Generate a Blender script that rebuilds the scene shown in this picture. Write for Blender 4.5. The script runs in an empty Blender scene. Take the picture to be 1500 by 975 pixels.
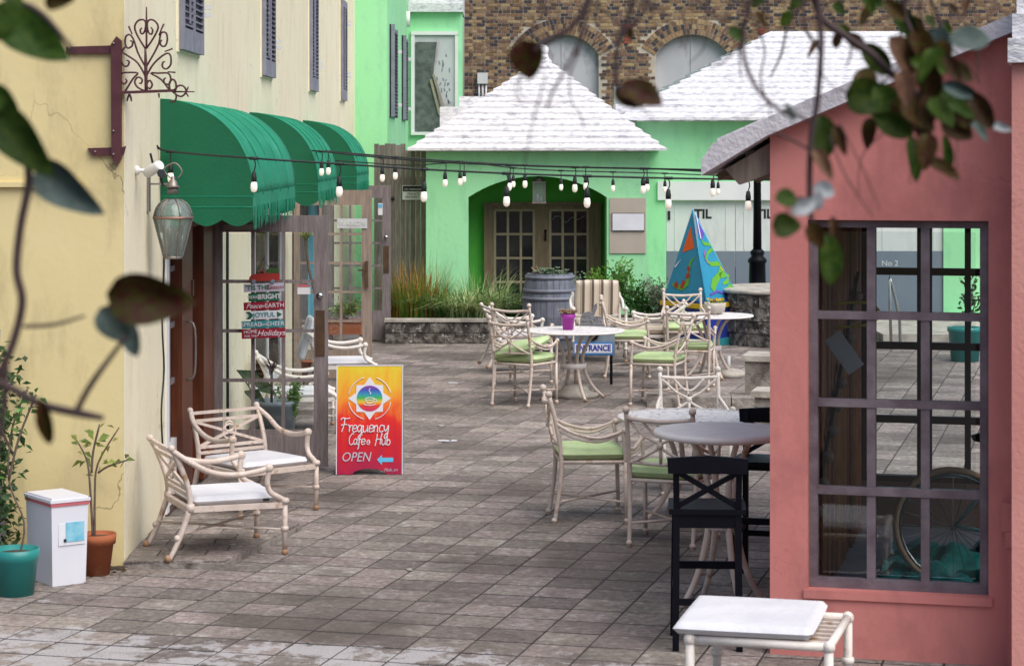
import bpy, math, random
from mathutils import Vector, Matrix
R = math.radians
rnd = random.Random(7)
scn = bpy.context.scene
col = scn.collection

# ------------------------------------------------------------ camera, world, sun, exposure
CAMZ = 2.6
cd = bpy.data.cameras.new('camera'); cam = bpy.data.objects.new('camera', cd); col.objects.link(cam)
cam.location = (0, 0, CAMZ); cam.rotation_euler = (R(90), 0, 0)
cd.sensor_width = 36; cd.lens = 79.2; cd.shift_x = 17/1500; cd.shift_y = -267.5/1500
cd.clip_start = .1; cd.clip_end = 600
cd.dof.use_dof = True; cd.dof.focus_distance = 18.5; cd.dof.aperture_fstop = 6.5; cd.dof.aperture_blades = 7
scn.camera = cam
w = bpy.data.worlds.new('World'); scn.world = w; w.use_nodes = True
SUN_EL, SUN_AZ = 55, 138          # azimuth clockwise from +Y
nt = w.node_tree; bgn = nt.nodes['Background']
sky = nt.nodes.new('ShaderNodeTexSky'); sky.sky_type = 'NISHITA'; sky.sun_disc = False
sky.sun_elevation = R(SUN_EL); sky.sun_rotation = R(SUN_AZ); sky.air_density = 1.0; sky.dust_density = 3.0; sky.ozone_density = 1.0
nt.links.new(sky.outputs[0], bgn.inputs[0]); bgn.inputs[1].default_value = .10
sd = bpy.data.lights.new('sun', 'SUN'); sun = bpy.data.objects.new('sun', sd); col.objects.link(sun)
sd.energy = 2.1; sd.angle = R(60); sd.color = (1, .97, .92)
a = R(SUN_AZ); e = R(SUN_EL)
sv = Vector((math.sin(a)*math.cos(e), math.cos(a)*math.cos(e), math.sin(e)))
sun.rotation_euler = sv.to_track_quat('Z', 'Y').to_euler()
scn.view_settings.view_transform = 'Standard'; scn.view_settings.look = 'None'
scn.view_settings.exposure = .60; scn.view_settings.gamma = 1
try:
    scn.cycles.max_bounces = 10; scn.cycles.transparent_max_bounces = 16; scn.cycles.caustics_reflective = False; scn.cycles.caustics_refractive = False
except Exception: pass

def W(px, py, s): return Vector(((px-733)/s, 3300/s, CAMZ-(py-220)/s))   # photo pixel at scale s px/m -> world point

# ------------------------------------------------------------ materials
def mat(name, c1, c2=None, scale=4., rough=.7, metal=0., bump=0., bscale=40., stretch=(1, 1, 1), rampmid=(.35, .65), space='Object', spec=.4, island=0., c3=None, c3scale=1.2, c3lim=(.55, .7), detail=6):
    m = bpy.data.materials.new(name); m.use_nodes = True; t = m.node_tree; N = t.nodes; L = t.links
    b = N['Principled BSDF']; b.inputs['Roughness'].default_value = rough; b.inputs['Metallic'].default_value = metal
    b.inputs['Specular IOR Level'].default_value = spec
    c2 = c2 or tuple(x*.85 for x in c1)
    if space == 'World':
        src = N.new('ShaderNodeNewGeometry').outputs['Position']
    else:
        src = N.new('ShaderNodeTexCoord').outputs['Object']
    mp = N.new('ShaderNodeMapping'); mp.inputs['Scale'].default_value = stretch; L.new(src, mp.inputs[0])
    if island:
        oi = N.new('ShaderNodeObjectInfo')
        ad = N.new('ShaderNodeVectorMath'); ad.operation = 'ADD'
        cm = N.new('ShaderNodeCombineXYZ')
        ml = N.new('ShaderNodeMath'); ml.operation = 'MULTIPLY'; ml.inputs[1].default_value = 37.; L.new(oi.outputs['Random'], ml.inputs[0])
        L.new(ml.outputs[0], cm.inputs[0]); L.new(ml.outputs[0], cm.inputs[1]); L.new(mp.outputs[0], ad.inputs[0]); L.new(cm.outputs[0], ad.inputs[1]); vec = ad.outputs[0]
    else: vec = mp.outputs[0]
    n = N.new('ShaderNodeTexNoise'); n.inputs['Scale'].default_value = scale; n.inputs['Detail'].default_value = detail; L.new(vec, n.inputs[0])
    r = N.new('ShaderNodeValToRGB'); r.color_ramp.elements[0].position = rampmid[0]; r.color_ramp.elements[1].position = rampmid[1]
    r.color_ramp.elements[0].color = (*c1, 1); r.color_ramp.elements[1].color = (*c2, 1); L.new(n.outputs[0], r.inputs[0])
    out = r.outputs[0]
    if c3:
        n3 = N.new('ShaderNodeTexNoise'); n3.inputs['Scale'].default_value = c3scale; n3.inputs['Detail'].default_value = 8; n3.inputs['Roughness'].default_value = .65; L.new(vec, n3.inputs[0])
        mr = N.new('ShaderNodeMapRange'); mr.inputs[1].default_value = c3lim[0]; mr.inputs[2].default_value = c3lim[1]; L.new(n3.outputs[0], mr.inputs[0])
        mx = N.new('ShaderNodeMix'); mx.data_type = 'RGBA'; L.new(mr.outputs[0], mx.inputs[0]); L.new(out, mx.inputs[6]); mx.inputs[7].default_value = (*c3, 1); out = mx.outputs[2]
    if island:
        oi = N.new('ShaderNodeObjectInfo'); ge = N.new('ShaderNodeNewGeometry')
        ad = N.new('ShaderNodeMath'); ad.operation = 'ADD'; L.new(oi.outputs['Random'], ad.inputs[0]); L.new(ge.outputs['Random Per Island'], ad.inputs[1])
        fr = N.new('ShaderNodeMath'); fr.operation = 'FRACT'; L.new(ad.outputs[0], fr.inputs[0])
        mr = N.new('ShaderNodeMapRange'); mr.inputs[3].default_value = 1-island; mr.inputs[4].default_value = 1+island; L.new(fr.outputs[0], mr.inputs[0])
        hs = N.new('ShaderNodeHueSaturation'); L.new(mr.outputs[0], hs.inputs['Value']); L.new(out, hs.inputs['Color'])
        mh = N.new('ShaderNodeMapRange'); mh.inputs[3].default_value = .5-.03*min(1, island*2); mh.inputs[4].default_value = .5+.03*min(1, island*2)
        f2 = N.new('ShaderNodeMath'); f2.operation = 'MULTIPLY'; f2.inputs[1].default_value = 7.3; L.new(fr.outputs[0], f2.inputs[0]); f3 = N.new('ShaderNodeMath'); f3.operation = 'FRACT'; L.new(f2.outputs[0], f3.inputs[0])
        L.new(f3.outputs[0], mh.inputs[0]); L.new(mh.outputs[0], hs.inputs['Hue']); out = hs.outputs[0]
    L.new(out, b.inputs['Base Color'])
    if bump:
        n2 = N.new('ShaderNodeTexNoise'); n2.inputs['Scale'].default_value = bscale; n2.inputs['Detail'].default_value = 5; L.new(vec, n2.inputs[0])
        bp = N.new('ShaderNodeBump'); bp.inputs['Strength'].default_value = bump; bp.inputs['Distance'].default_value = .02; L.new(n2.outputs[0], bp.inputs['Height']); L.new(bp.outputs[0], b.inputs['Normal'])
    return m
def glassmat(name, tint=(.9, .95, .95), refl=.12):
    m = bpy.data.materials.new(name); m.use_nodes = True; t = m.node_tree; N = t.nodes; L = t.links; N.remove(N['Principled BSDF'])
    tr = N.new('ShaderNodeBsdfTransparent'); tr.inputs[0].default_value = (*tint, 1); gl = N.new('ShaderNodeBsdfGlossy'); gl.inputs['Roughness'].default_value = .03
    fr = N.new('ShaderNodeFresnel'); fr.inputs[0].default_value = 1.5
    ma = N.new('ShaderNodeMath'); ma.operation = 'ADD'; ma.inputs[1].default_value = refl*.1; L.new(fr.outputs[0], ma.inputs[0])
    mx = N.new('ShaderNodeMixShader'); L.new(ma.outputs[0], mx.inputs[0]); L.new(tr.outputs[0], mx.inputs[1]); L.new(gl.outputs[0], mx.inputs[2]); L.new(mx.outputs[0], N['Material Output'].inputs[0])
    return m
def holes(m, scale=28., thr=.35):      # cut a pierced pattern through a thin casting
    t = m.node_tree; N = t.nodes; L = t.links; b = N['Principled BSDF']
    tc = N.new('ShaderNodeTexCoord'); v = N.new('ShaderNodeTexVoronoi'); v.feature = 'DISTANCE_TO_EDGE'; v.inputs['Scale'].default_value = scale; L.new(tc.outputs['Object'], v.inputs[0])
    gt = N.new('ShaderNodeMath'); gt.operation = 'LESS_THAN'; gt.inputs[1].default_value = thr; L.new(v.outputs['Distance'], gt.inputs[0]); L.new(gt.outputs[0], b.inputs['Alpha'])
    return m
def leafmat(name, c1, c2, isl=.35, trans=.25, rough=.45):
    m = mat(name, c1, c2, 9, rough, island=isl, spec=.18 if rough == .6 else .4)
    b = m.node_tree.nodes['Principled BSDF']
    N = m.node_tree.nodes; L = m.node_tree.links
    tl = N.new('ShaderNodeBsdfTranslucent'); mx = N.new('ShaderNodeMixShader'); mx.inputs[0].default_value = trans
    src = b.inputs['Base Color'].links[0].from_socket; L.new(src, tl.inputs[0]); L.new(b.outputs[0], mx.inputs[1]); L.new(tl.outputs[0], mx.inputs[2]); L.new(mx.outputs[0], N['Material Output'].inputs[0])
    return m

M = {}
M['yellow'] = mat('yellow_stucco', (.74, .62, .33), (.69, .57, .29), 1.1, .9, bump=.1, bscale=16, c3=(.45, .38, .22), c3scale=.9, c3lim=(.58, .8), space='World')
M['cream'] = mat('yellow_stucco_lit', (.83, .77, .58), (.79, .72, .52), .8, .9, bump=.15, bscale=18, space='World', c3=(.62, .53, .34), c3scale=.7, c3lim=(.6, .85))  # the yellow paint again, paler: stronger light on the side wall put into colour
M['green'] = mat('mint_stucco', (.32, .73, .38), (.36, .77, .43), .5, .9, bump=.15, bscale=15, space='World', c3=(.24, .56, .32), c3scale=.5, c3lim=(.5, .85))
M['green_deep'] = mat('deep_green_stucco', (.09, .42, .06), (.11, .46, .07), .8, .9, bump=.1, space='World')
M['pink'] = mat('pink_stucco', (.60, .205, .185), (.64, .235, .205), 1.3, .85, bump=.12, bscale=20, space='World', c3=(.40, .14, .13), c3scale=1.6, c3lim=(.52, .78))
M['pink_side'] = mat('pale_pink_stucco', (.64, .29, .25), (.60, .25, .22), 1.3, .85, bump=.2, space='World')
M['roofwhite'] = mat('limewashed_roof', (.74, .73, .75), (.50, .50, .55), 17., .9, bump=.5, bscale=35, stretch=(.7, .7, 1.9), rampmid=(.44, .68), c3=(.30, .30, .35), c3scale=7, c3lim=(.54, .72), detail=9, space='World')
M['roofgrey'] = mat('grey_roof', (.60, .56, .59), (.68, .65, .68), 2, .9, bump=.4, space='World', c3=(.3, .27, .3), c3lim=(.5, .7))
M['white'] = mat('white_paint', (.78, .78, .78), (.72, .72, .73), 3, .6)
M['board'] = mat('painted_board', (.56, .57, .59), (.47, .48, .50), 2, .8, c3=(.30, .25, .26), c3scale=2.5, c3lim=(.56, .72), stretch=(1, 1, .6))
M['garage_white'] = mat('garage_white', (.66, .70, .68), (.60, .64, .62), 1, .7)
M['garage_grey'] = mat('garage_grey', (.17, .21, .26), (.15, .19, .24), 1, .7)
M['mortar'] = mat('pale_mortar', (.55, .49, .40), (.42, .38, .31), 3, .95, bump=.3)
M['joint'] = mat('dark_joint', (.055, .048, .045), (.035, .03, .03), 8, .95)
M['earth'] = mat('earth', (.07, .05, .035), (.04, .03, .02), 8, 1., bump=.5)
M['stone'] = mat('lichen_stone', (.05, .042, .038), (.22, .20, .18), 11, .95, bump=1., bscale=30, rampmid=(.42, .66), c3=(.42, .41, .38), c3scale=16, c3lim=(.56, .66), space='World')
M['stone2'] = mat('weathered_stone', (.22, .19, .17), (.33, .30, .27), 6, .95, bump=.8, bscale=25, c3=(.09, .075, .065), c3scale=5, c3lim=(.5, .65), space='World')
M['coping'] = mat('coping', (.52, .48, .42), (.30, .27, .24), 5, .9, bump=.4, space='World')
M['oldwood'] = mat('weathered_grey_wood', (.25, .215, .215), (.165, .135, .135), 6, .75, bump=.3, bscale=30, stretch=(6, 6, .7))
M['oldwood2'] = mat('weathered_tan_wood', (.32, .25, .205), (.22, .17, .14), 6, .75, bump=.3, bscale=30, stretch=(6, 6, .7))
M['fencewood'] = mat('fence_wood', (.13, .115, .10), (.21, .19, .165), 8, .9, bump=.4, stretch=(5, 5, .5), island=.25, space='World')
M['mahogany'] = mat('mahogany', (.16, .045, .02), (.10, .028, .012), 5, .4, stretch=(5, 5, .5))
M['doorwood'] = mat('brown_door_wood', (.19, .14, .085), (.13, .095, .055), 6, .7, stretch=(5, 5, .5), bump=.2)
M['muntin'] = mat('tan_muntin', (.30, .25, .17), (.24, .2, .13), 5, .7)
M['purplewood'] = mat('mauve_window_paint', (.12, .085, .10), (.20, .16, .18), 7, .5, bump=.2)
M['darkwood'] = mat('dark_wood', (.045, .025, .02), (.03, .018, .015), 5, .6)
M['bamboo'] = mat('bamboo', (.30, .135, .06), (.20, .085, .038), 6, .5, island=.3)
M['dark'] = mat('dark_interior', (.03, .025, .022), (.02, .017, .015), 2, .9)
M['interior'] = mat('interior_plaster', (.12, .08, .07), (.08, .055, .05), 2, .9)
M['darkglass'] = mat('dark_glass', (.012, .013, .016), (.02, .02, .022), 2, .08, spec=.6)
M['shutter'] = mat('grey_blue_shutter', (.25, .25, .31), (.19, .19, .24), 6, .7, bump=.1, c3=(.42, .42, .46), c3scale=6, c3lim=(.62, .7))
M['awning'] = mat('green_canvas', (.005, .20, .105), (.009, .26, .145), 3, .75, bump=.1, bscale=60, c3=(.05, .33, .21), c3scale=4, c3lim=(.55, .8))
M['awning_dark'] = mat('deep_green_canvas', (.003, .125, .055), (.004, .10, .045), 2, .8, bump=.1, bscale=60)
M['iron'] = mat('maroon_iron', (.09, .028, .035), (.07, .02, .025), 9, .5)
M['black'] = mat('black_paint', (.005, .005, .009), (.003, .003, .006), 6, .45, spec=.12)
M['rubber'] = mat('black_rubber', (.012, .012, .014), (.02, .02, .022), 6, .6)
M['copper'] = mat('aged_copper', (.32, .17, .13), (.24, .2, .18), 9, .5, .5)
M['pewter'] = mat('pewter', (.22, .20, .19), (.3, .26, .24), 9, .45, .6)
M['steel'] = mat('steel', (.5, .5, .5), (.4, .4, .4), 9, .25, 1.)
M['brass'] = mat('old_brass', (.15, .09, .05), (.10, .06, .04), 9, .5, .6)
M['alu'] = mat('cream_cast_aluminium', (.54, .44, .38), (.68, .59, .53), 9, .5, bump=.15, bscale=60, c3=(.36, .22, .14), c3scale=9, c3lim=(.55, .68), space='World')
M['alu_w'] = mat('white_cast_aluminium', (.66, .60, .55), (.72, .68, .64), 9, .5, bump=.15, bscale=60, c3=(.45, .32, .24), c3scale=9, c3lim=(.57, .70), space='World')
M['foot'] = mat('rusty_foot', (.38, .22, .13), (.28, .17, .1), 9, .6)
M['lattice'] = holes(mat('pierced_top', (.80, .77, .76), (.74, .70, .69), 9, .5), 24., .285)
M['lattice_edge'] = mat('table_rim', (.82, .77, .75), (.74, .68, .65), 9, .5)
M['greenfab'] = mat('apple_green_fabric', (.42, .55, .27), (.48, .60, .33), 8, .9, bump=.5, bscale=14)
M['whitefab'] = mat('white_fabric', (.66, .66, .69), (.58, .58, .62), 4, .9, bump=.45, bscale=11)
M['bulb'] = mat('bulb_glass', (.9, .85, .75), (.95, .9, .85), 4, .15)
bb = M['bulb'].node_tree.nodes['Principled BSDF']; bb.inputs['Emission Color'].default_value = (1, .86, .68, 1); bb.inputs['Emission Strength'].default_value = .22
M['wire'] = mat('black_wire', (.012, .02, .02), (.02, .025, .025), 6, .6)
M['teal'] = mat('teal_plastic', (.02, .20, .19), (.025, .24, .22), 4, .35, c3=(.08, .22, .2), c3scale=3, c3lim=(.6, .8))
M['terracotta'] = mat('terracotta', (.36, .11, .045), (.30, .085, .035), 6, .8, bump=.2, c3=(.4, .2, .12), c3scale=4, c3lim=(.58, .75))
M['binwhite'] = mat('white_plastic', (.70, .71, .78), (.66, .67, .74), 2, .35)
M['red'] = mat('red_trim', (.55, .15, .17), (.5, .12, .15), 5, .6)
M['bluesticker'] = mat('blue_sticker', (.10, .42, .60), (.35, .62, .72), 12, .4)
M['purple'] = mat('purple_pot', (.34, .03, .32), (.30, .025, .28), 5, .4)
M['paleflower'] = leafmat('dry_succulent', (.35, .24, .16), (.48, .36, .25))
M['barrel'] = mat('barrel_wood', (.19, .21, .26), (.12, .135, .17), 7, .7, bump=.3, stretch=(4, 4, .7), island=.15)
M['hoop'] = mat('barrel_hoop', (.20, .215, .26), (.14, .15, .19), 8, .6, .1)
M['zinc'] = mat('blue_grey_glaze', (.10, .135, .16), (.22, .26, .29), 5, .4)
M['succulent'] = leafmat('grey_succulent', (.22, .32, .20), (.32, .42, .28))
M['g_bright'] = leafmat('bright_leaf', (.08, .22, .02), (.16, .34, .04))
M['g_dark'] = leafmat('dark_leaf', (.02, .06, .015), (.04, .10, .025))
M['g_mid'] = leafmat('mid_leaf', (.05, .16, .03), (.10, .24, .05))
M['g_sage'] = leafmat('sage_leaf', (.17, .24, .15), (.30, .37, .26))
M['g_yellow'] = leafmat('yellow_green_leaf', (.16, .24, .04), (.26, .30, .07))
M['reed'] = leafmat('reed_orange', (.42, .15, .025), (.18, .24, .04), .5)
M['reed_g'] = leafmat('reed_green', (.07, .18, .025), (.14, .26, .04), .4)
M['varie'] = leafmat('variegated_blade', (.20, .34, .09), (.62, .66, .36), .35)
M['redspike'] = leafmat('red_spike_leaf', (.07, .03, .035), (.12, .07, .06), .4)
M['stem'] = mat('woody_stem', (.10, .065, .05), (.16, .12, .09), 12, .8)
M['twig'] = mat('dark_twig', (.035, .018, .02), (.06, .035, .035), 12, .7)
M['leaf_a'] = leafmat('glossy_green_leaf', (.014, .045, .004), (.05, .085, .008), .3, .2, .6)
M['leaf_b'] = leafmat('bronze_leaf', (.05, .006, .008), (.05, .05, .006), .3, .2, .6)
M['leaf_c'] = leafmat('grey_green_leaf', (.05, .08, .075), (.09, .12, .11), .2, .1, .6)
M['leaf_d'] = leafmat('pinkish_leaf', (.10, .05, .03), (.16, .09, .05), .2, .2, .6)
M['leaf_e'] = leafmat('pale_leaf', (.26, .29, .31), (.34, .36, .38), .1, .2, .6)
def flat(name, c, rough=.5): return mat('paint_'+name, c, tuple(x*.92 for x in c), 5, rough)
M['clear'] = glassmat('window_glass', (.93, .96, .96), .12)
M['softglass'] = glassmat('shop_glass', (.96, .98, .98), 0)
M['softglass'].node_tree.nodes['Fresnel'].inputs[0].default_value = 1.06
M['lampglass'] = glassmat('lantern_glass', (.90, .94, .92), .2)
if True:
    t_ = M['lampglass'].node_tree; N_ = t_.nodes; L_ = t_.links; o_ = N_['Material Output']; src_ = o_.inputs[0].links[0].from_socket
    df_ = N_.new('ShaderNodeBsdfDiffuse'); df_.inputs[0].default_value = (.55, .66, .62, 1); m_ = N_.new('ShaderNodeMixShader'); m_.inputs[0].default_value = .22; L_.new(src_, m_.inputs[1]); L_.new(df_.outputs[0], m_.inputs[2]); L_.new(m_.outputs[0], o_.inputs[0])
for k, c in dict(crimson=(.28, .01, .03), holly=(.01, .12, .06), tealp=(.03, .25, .28), lilac=(.5, .48, .58), truckred=(.34, .03, .025), ink=(.01, .01, .012), skyblue=(.12, .50, .78), fish=(.02, .25, .42), orange=(.75, .10, .01), lime=(.12, .38, .02), redp=(.35, .03, .03), violet=(.12, .06, .42), yellowp=(.75, .50, .02), deepblue=(.02, .04, .30), tan=(.46, .40, .34), plate=(.72, .72, .78), olive=(.04, .09, .02), cyanl=(.15, .48, .62), redbrown=(.12, .03, .025), mag=(.45, .08, .35), hosey=(.5, .4, .02), tyre=(.62, .42, .28), bikeblue=(.35, .70, .75), entr=(.05, .20, .50)).items():
    M[k] = flat(k, c)
def brickmat():
    m = mat('old_brick', (.3, .2, .1), None, 3, .9, bump=.4, bscale=60, island=.12); N = m.node_tree.nodes; L = m.node_tree.links
    oi = N.new('ShaderNodeObjectInfo'); ge = N.new('ShaderNodeNewGeometry'); ad = N.new('ShaderNodeMath'); L.new(oi.outputs['Random'], ad.inputs[0]); L.new(ge.outputs['Random Per Island'], ad.inputs[1])
    mu = N.new('ShaderNodeMath'); mu.operation = 'MULTIPLY'; mu.inputs[1].default_value = 5.17; L.new(ad.outputs[0], mu.inputs[0]); fr = N.new('ShaderNodeMath'); fr.operation = 'FRACT'; L.new(mu.outputs[0], fr.inputs[0])
    cr = N.new('ShaderNodeValToRGB'); cr.color_ramp.interpolation = 'CONSTANT'; els = cr.color_ramp.elements
    cols = [(0, (.20, .115, .06)), (.18, (.31, .195, .10)), (.34, (.10, .06, .045)), (.50, (.38, .27, .14)), (.62, (.20, .11, .075)), (.76, (.25, .17, .10)), (.86, (.055, .045, .05))]
    els[0].color = (*cols[0][1], 1); els[1].position = cols[1][0]; els[1].color = (*cols[1][1], 1)
    for p, c in cols[2:]: e_ = els.new(p); e_.color = (*c, 1)
    L.new(fr.outputs[0], cr.inputs[0])
    geo = N.new('ShaderNodeNewGeometry'); n = N.new('ShaderNodeTexNoise'); n.inputs['Scale'].default_value = 9; n.inputs['Detail'].default_value = 6; L.new(geo.outputs['Position'], n.inputs[0])
    mx = N.new('ShaderNodeMix'); mx.data_type = 'RGBA'; mx.blend_type = 'OVERLAY'; mx.inputs[0].default_value = .5; L.new(cr.outputs[0], mx.inputs[6]); L.new(n.outputs[0], mx.inputs[7])
    L.new(mx.outputs[2], N['Principled BSDF'].inputs['Base Color']); return m
M['brick'] = brickmat()
M['redbrick'] = mat('red_brick', (.30, .08, .04), (.22, .06, .04), 9, .9, island=.2)
def tilemat():
    m = mat('concrete_paver', (.31, .262, .235), (.185, .155, .14), 24, .85, bump=.9, bscale=60, island=.33, space='World', c3=(.42, .385, .37), c3scale=13, c3lim=(.53, .68))
    N = m.node_tree.nodes; L = m.node_tree.links; b = N['Principled BSDF']; src = b.inputs['Base Color'].links[0].from_socket
    g = N.new('ShaderNodeNewGeometry')
    # dark damp patches
    n = N.new('ShaderNodeTexNoise'); n.inputs['Scale'].default_value = .55; n.inputs['Detail'].default_value = 5; L.new(g.outputs['Position'], n.inputs[0])
    mr = N.new('ShaderNodeMapRange'); mr.inputs[1].default_value = .48; mr.inputs[2].default_value = .68; mr.inputs[3].default_value = 0; mr.inputs[4].default_value = .75; L.new(n.outputs[0], mr.inputs[0])
    mx = N.new('ShaderNodeMix'); mx.data_type = 'RGBA'; L.new(mr.outputs[0], mx.inputs[0]); L.new(src, mx.inputs[6]); mx.inputs[7].default_value = (.085, .068, .058, 1)
    # worn white paint: a stripe along one tile row plus stray flakes
    mp = N.new('ShaderNodeMapping'); mp.vector_type = 'POINT'; mp.inputs['Rotation'].default_value = (0, 0, R(14.8)); L.new(g.outputs['Position'], mp.inputs[0])
    sx = N.new('ShaderNodeSeparateXYZ'); L.new(mp.outputs[0], sx.inputs[0])
    band = N.new('ShaderNodeMapRange'); band.inputs[1].default_value = 11.45; band.inputs[2].default_value = 11.15; L.new(sx.outputs[1], band.inputs[0])
    flk = N.new('ShaderNodeTexNoise'); flk.inputs['Scale'].default_value = 3.2; flk.inputs['Detail'].default_value = 9; flk.inputs['Roughness'].default_value = .72; L.new(g.outputs['Position'], flk.inputs[0])
    s1 = N.new('ShaderNodeMath'); s1.operation = 'MULTIPLY_ADD'; s1.inputs[1].default_value = .16; L.new(band.outputs[0], s1.inputs[0]); L.new(flk.outputs[0], s1.inputs[2])
    th = N.new('ShaderNodeMapRange'); th.inputs[1].default_value = .635; th.inputs[2].default_value = .675; th.inputs[4].default_value = .8; L.new(s1.outputs[0], th.inputs[0])
    m2 = N.new('ShaderNodeMix'); m2.data_type = 'RGBA'; L.new(th.outputs[0], m2.inputs[0]); L.new(mx.outputs[2], m2.inputs[6]); m2.inputs[7].default_value = (.46, .44, .45, 1)
    L.new(m2.outputs[2], b.inputs['Base Color']); return m
M['tile'] = tilemat()
def stripemat():
    m = mat('striped_fabric', (.6, .5, .4), None, 5, .9, bump=.15, bscale=60); N = m.node_tree.nodes; L = m.node_tree.links
    tc = N.new('ShaderNodeTexCoord'); sx = N.new('ShaderNodeSeparateXYZ'); L.new(tc.outputs['Object'], sx.inputs[0])
    a = N.new('ShaderNodeMath'); a.operation = 'MULTIPLY'; a.inputs[1].default_value = 8.5; L.new(sx.outputs[0], a.inputs[0]); f = N.new('ShaderNodeMath'); f.operation = 'FRACT'; L.new(a.outputs[0], f.inputs[0])
    cr = N.new('ShaderNodeValToRGB'); cr.color_ramp.interpolation = 'CONSTANT'; els = cr.color_ramp.elements
    els[0].color = (.66, .58, .48, 1); els[1].position = .34; els[1].color = (.13, .10, .08, 1)
    e_ = els.new(.62); e_.color = (.50, .42, .34, 1); e_ = els.new(.70); e_.color = (.30, .25, .2, 1); e_ = els.new(.8); e_.color = (.62, .52, .42, 1)
    L.new(f.outputs[0], cr.inputs[0]); L.new(cr.outputs[0], N['Principled BSDF'].inputs['Base Color']); return m
M['stripe'] = stripemat()
def rampz(name, stops, z0, z1, noise=.25, nscale=9, stretch=(1, 1, .3)):
    m = bpy.data.materials.new(name); m.use_nodes = True; N = m.node_tree.nodes; L = m.node_tree.links; b = N['Principled BSDF']; b.inputs['Roughness'].default_value = .45
    tc = N.new('ShaderNodeTexCoord'); sx = N.new('ShaderNodeSeparateXYZ'); L.new(tc.outputs['Object'], sx.inputs[0])
    mr = N.new('ShaderNodeMapRange'); mr.inputs[1].default_value = z0; mr.inputs[2].default_value = z1; mr.clamp = False; L.new(sx.outputs[2], mr.inputs[0])
    mp = N.new('ShaderNodeMapping'); mp.inputs['Scale'].default_value = stretch; L.new(tc.outputs['Object'], mp.inputs[0])
    n = N.new('ShaderNodeTexNoise'); n.inputs['Scale'].default_value = nscale; n.inputs['Detail'].default_value = 5; L.new(mp.outputs[0], n.inputs[0])
    a = N.new('ShaderNodeMath'); a.operation = 'MULTIPLY_ADD'; a.inputs[1].default_value = noise; L.new(n.outputs[0], a.inputs[0]); L.new(mr.outputs[0], a.inputs[2])
    s = N.new('ShaderNodeMath'); s.operation = 'SUBTRACT'; s.inputs[1].default_value = noise/2; L.new(a.outputs[0], s.inputs[0])
    cr = N.new('ShaderNodeValToRGB'); els = cr.color_ramp.elements; els[0].position = stops[0][0]; els[0].color = (*stops[0][1], 1); els[1].position = stops[1][0]; els[1].color = (*stops[1][1], 1)
    for p, c in stops[2:]: e_ = els.new(p); e_.color = (*c, 1)
    L.new(s.outputs[0], cr.inputs[0]); L.new(cr.outputs[0], b.inputs['Base Color']); return m
M['signpaint'] = rampz('sunset_paint', [(0, (.36, .0, .05)), (.3, (.58, .0, .008)), (.5, (.70, .015, .004)), (.68, (.80, .22, .01)), (1, (.72, .55, .02))], 0, .86, .6, 13)
M['rainbow'] = rampz('rainbow_paint', [(0, (.55, .01, .10)), (.22, (.70, .04, .02)), (.36, (.75, .50, .02)), (.5, (.05, .40, .05)), (.68, (.02, .25, .45)), (.84, (.05, .06, .40)), (1, (.25, .04, .30))], -.1, .1, .03, 9)

def weather(m, dirt, amt=.35, crack=.5, zs=.35, lim=(.5, .72), sc=5.):
    N = m.node_tree.nodes; L = m.node_tree.links; b = N['Principled BSDF']; src = b.inputs['Base Color'].links[0].from_socket
    g = N.new('ShaderNodeNewGeometry'); mp = N.new('ShaderNodeMapping'); mp.inputs['Scale'].default_value = (1, 1, zs); L.new(g.outputs['Position'], mp.inputs[0])
    n = N.new('ShaderNodeTexNoise'); n.inputs['Scale'].default_value = sc; n.inputs['Detail'].default_value = 8; n.inputs['Roughness'].default_value = .65; L.new(mp.outputs[0], n.inputs[0])
    mr = N.new('ShaderNodeMapRange'); mr.inputs[1].default_value = lim[0]; mr.inputs[2].default_value = lim[1]; mr.inputs[4].default_value = amt; L.new(n.outputs[0], mr.inputs[0])
    mx = N.new('ShaderNodeMix'); mx.data_type = 'RGBA'; L.new(mr.outputs[0], mx.inputs[0]); L.new(src, mx.inputs[6]); mx.inputs[7].default_value = (*dirt, 1); out = mx.outputs[2]
    if crack:
        wn = N.new('ShaderNodeTexNoise'); wn.inputs['Scale'].default_value = 4; wn.inputs['Detail'].default_value = 5; L.new(g.outputs['Position'], wn.inputs[0])
        wa = N.new('ShaderNodeVectorMath'); wa.operation = 'MULTIPLY_ADD'; wa.inputs[1].default_value = (.5, .5, .5); L.new(wn.outputs[1], wa.inputs[0]); L.new(g.outputs['Position'], wa.inputs[2])
        v = N.new('ShaderNodeTexVoronoi'); v.feature = 'DISTANCE_TO_EDGE'; v.inputs['Scale'].default_value = .8; L.new(wa.outputs[0], v.inputs[0])
        c = N.new('ShaderNodeMapRange'); c.inputs[1].default_value = .002; c.inputs[2].default_value = .006; c.inputs[3].default_value = crack; c.inputs[4].default_value = 0; L.new(v.outputs['Distance'], c.inputs[0])
        k = N.new('ShaderNodeTexNoise'); k.inputs['Scale'].default_value = .9; L.new(g.outputs['Position'], k.inputs[0]); kr = N.new('ShaderNodeMapRange'); kr.inputs[1].default_value = .5; kr.inputs[2].default_value = .6; L.new(k.outputs[0], kr.inputs[0])
        kk = N.new('ShaderNodeMath'); kk.operation = 'MULTIPLY'; L.new(c.outputs[0], kk.inputs[0]); L.new(kr.outputs[0], kk.inputs[1])
        m2 = N.new('ShaderNodeMix'); m2.data_type = 'RGBA'; L.new(kk.outputs[0], m2.inputs[0]); L.new(out, m2.inputs[6]); m2.inputs[7].default_value = (*[x*.5 for x in dirt], 1); out = m2.outputs[2]
    L.new(out, b.inputs['Base Color'])
weather(M['yellow'], (.36, .29, .15), .45, .7); weather(M['cream'], (.50, .42, .26), .35, .4); weather(M['green'], (.17, .40, .24), .35, .35)
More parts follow.
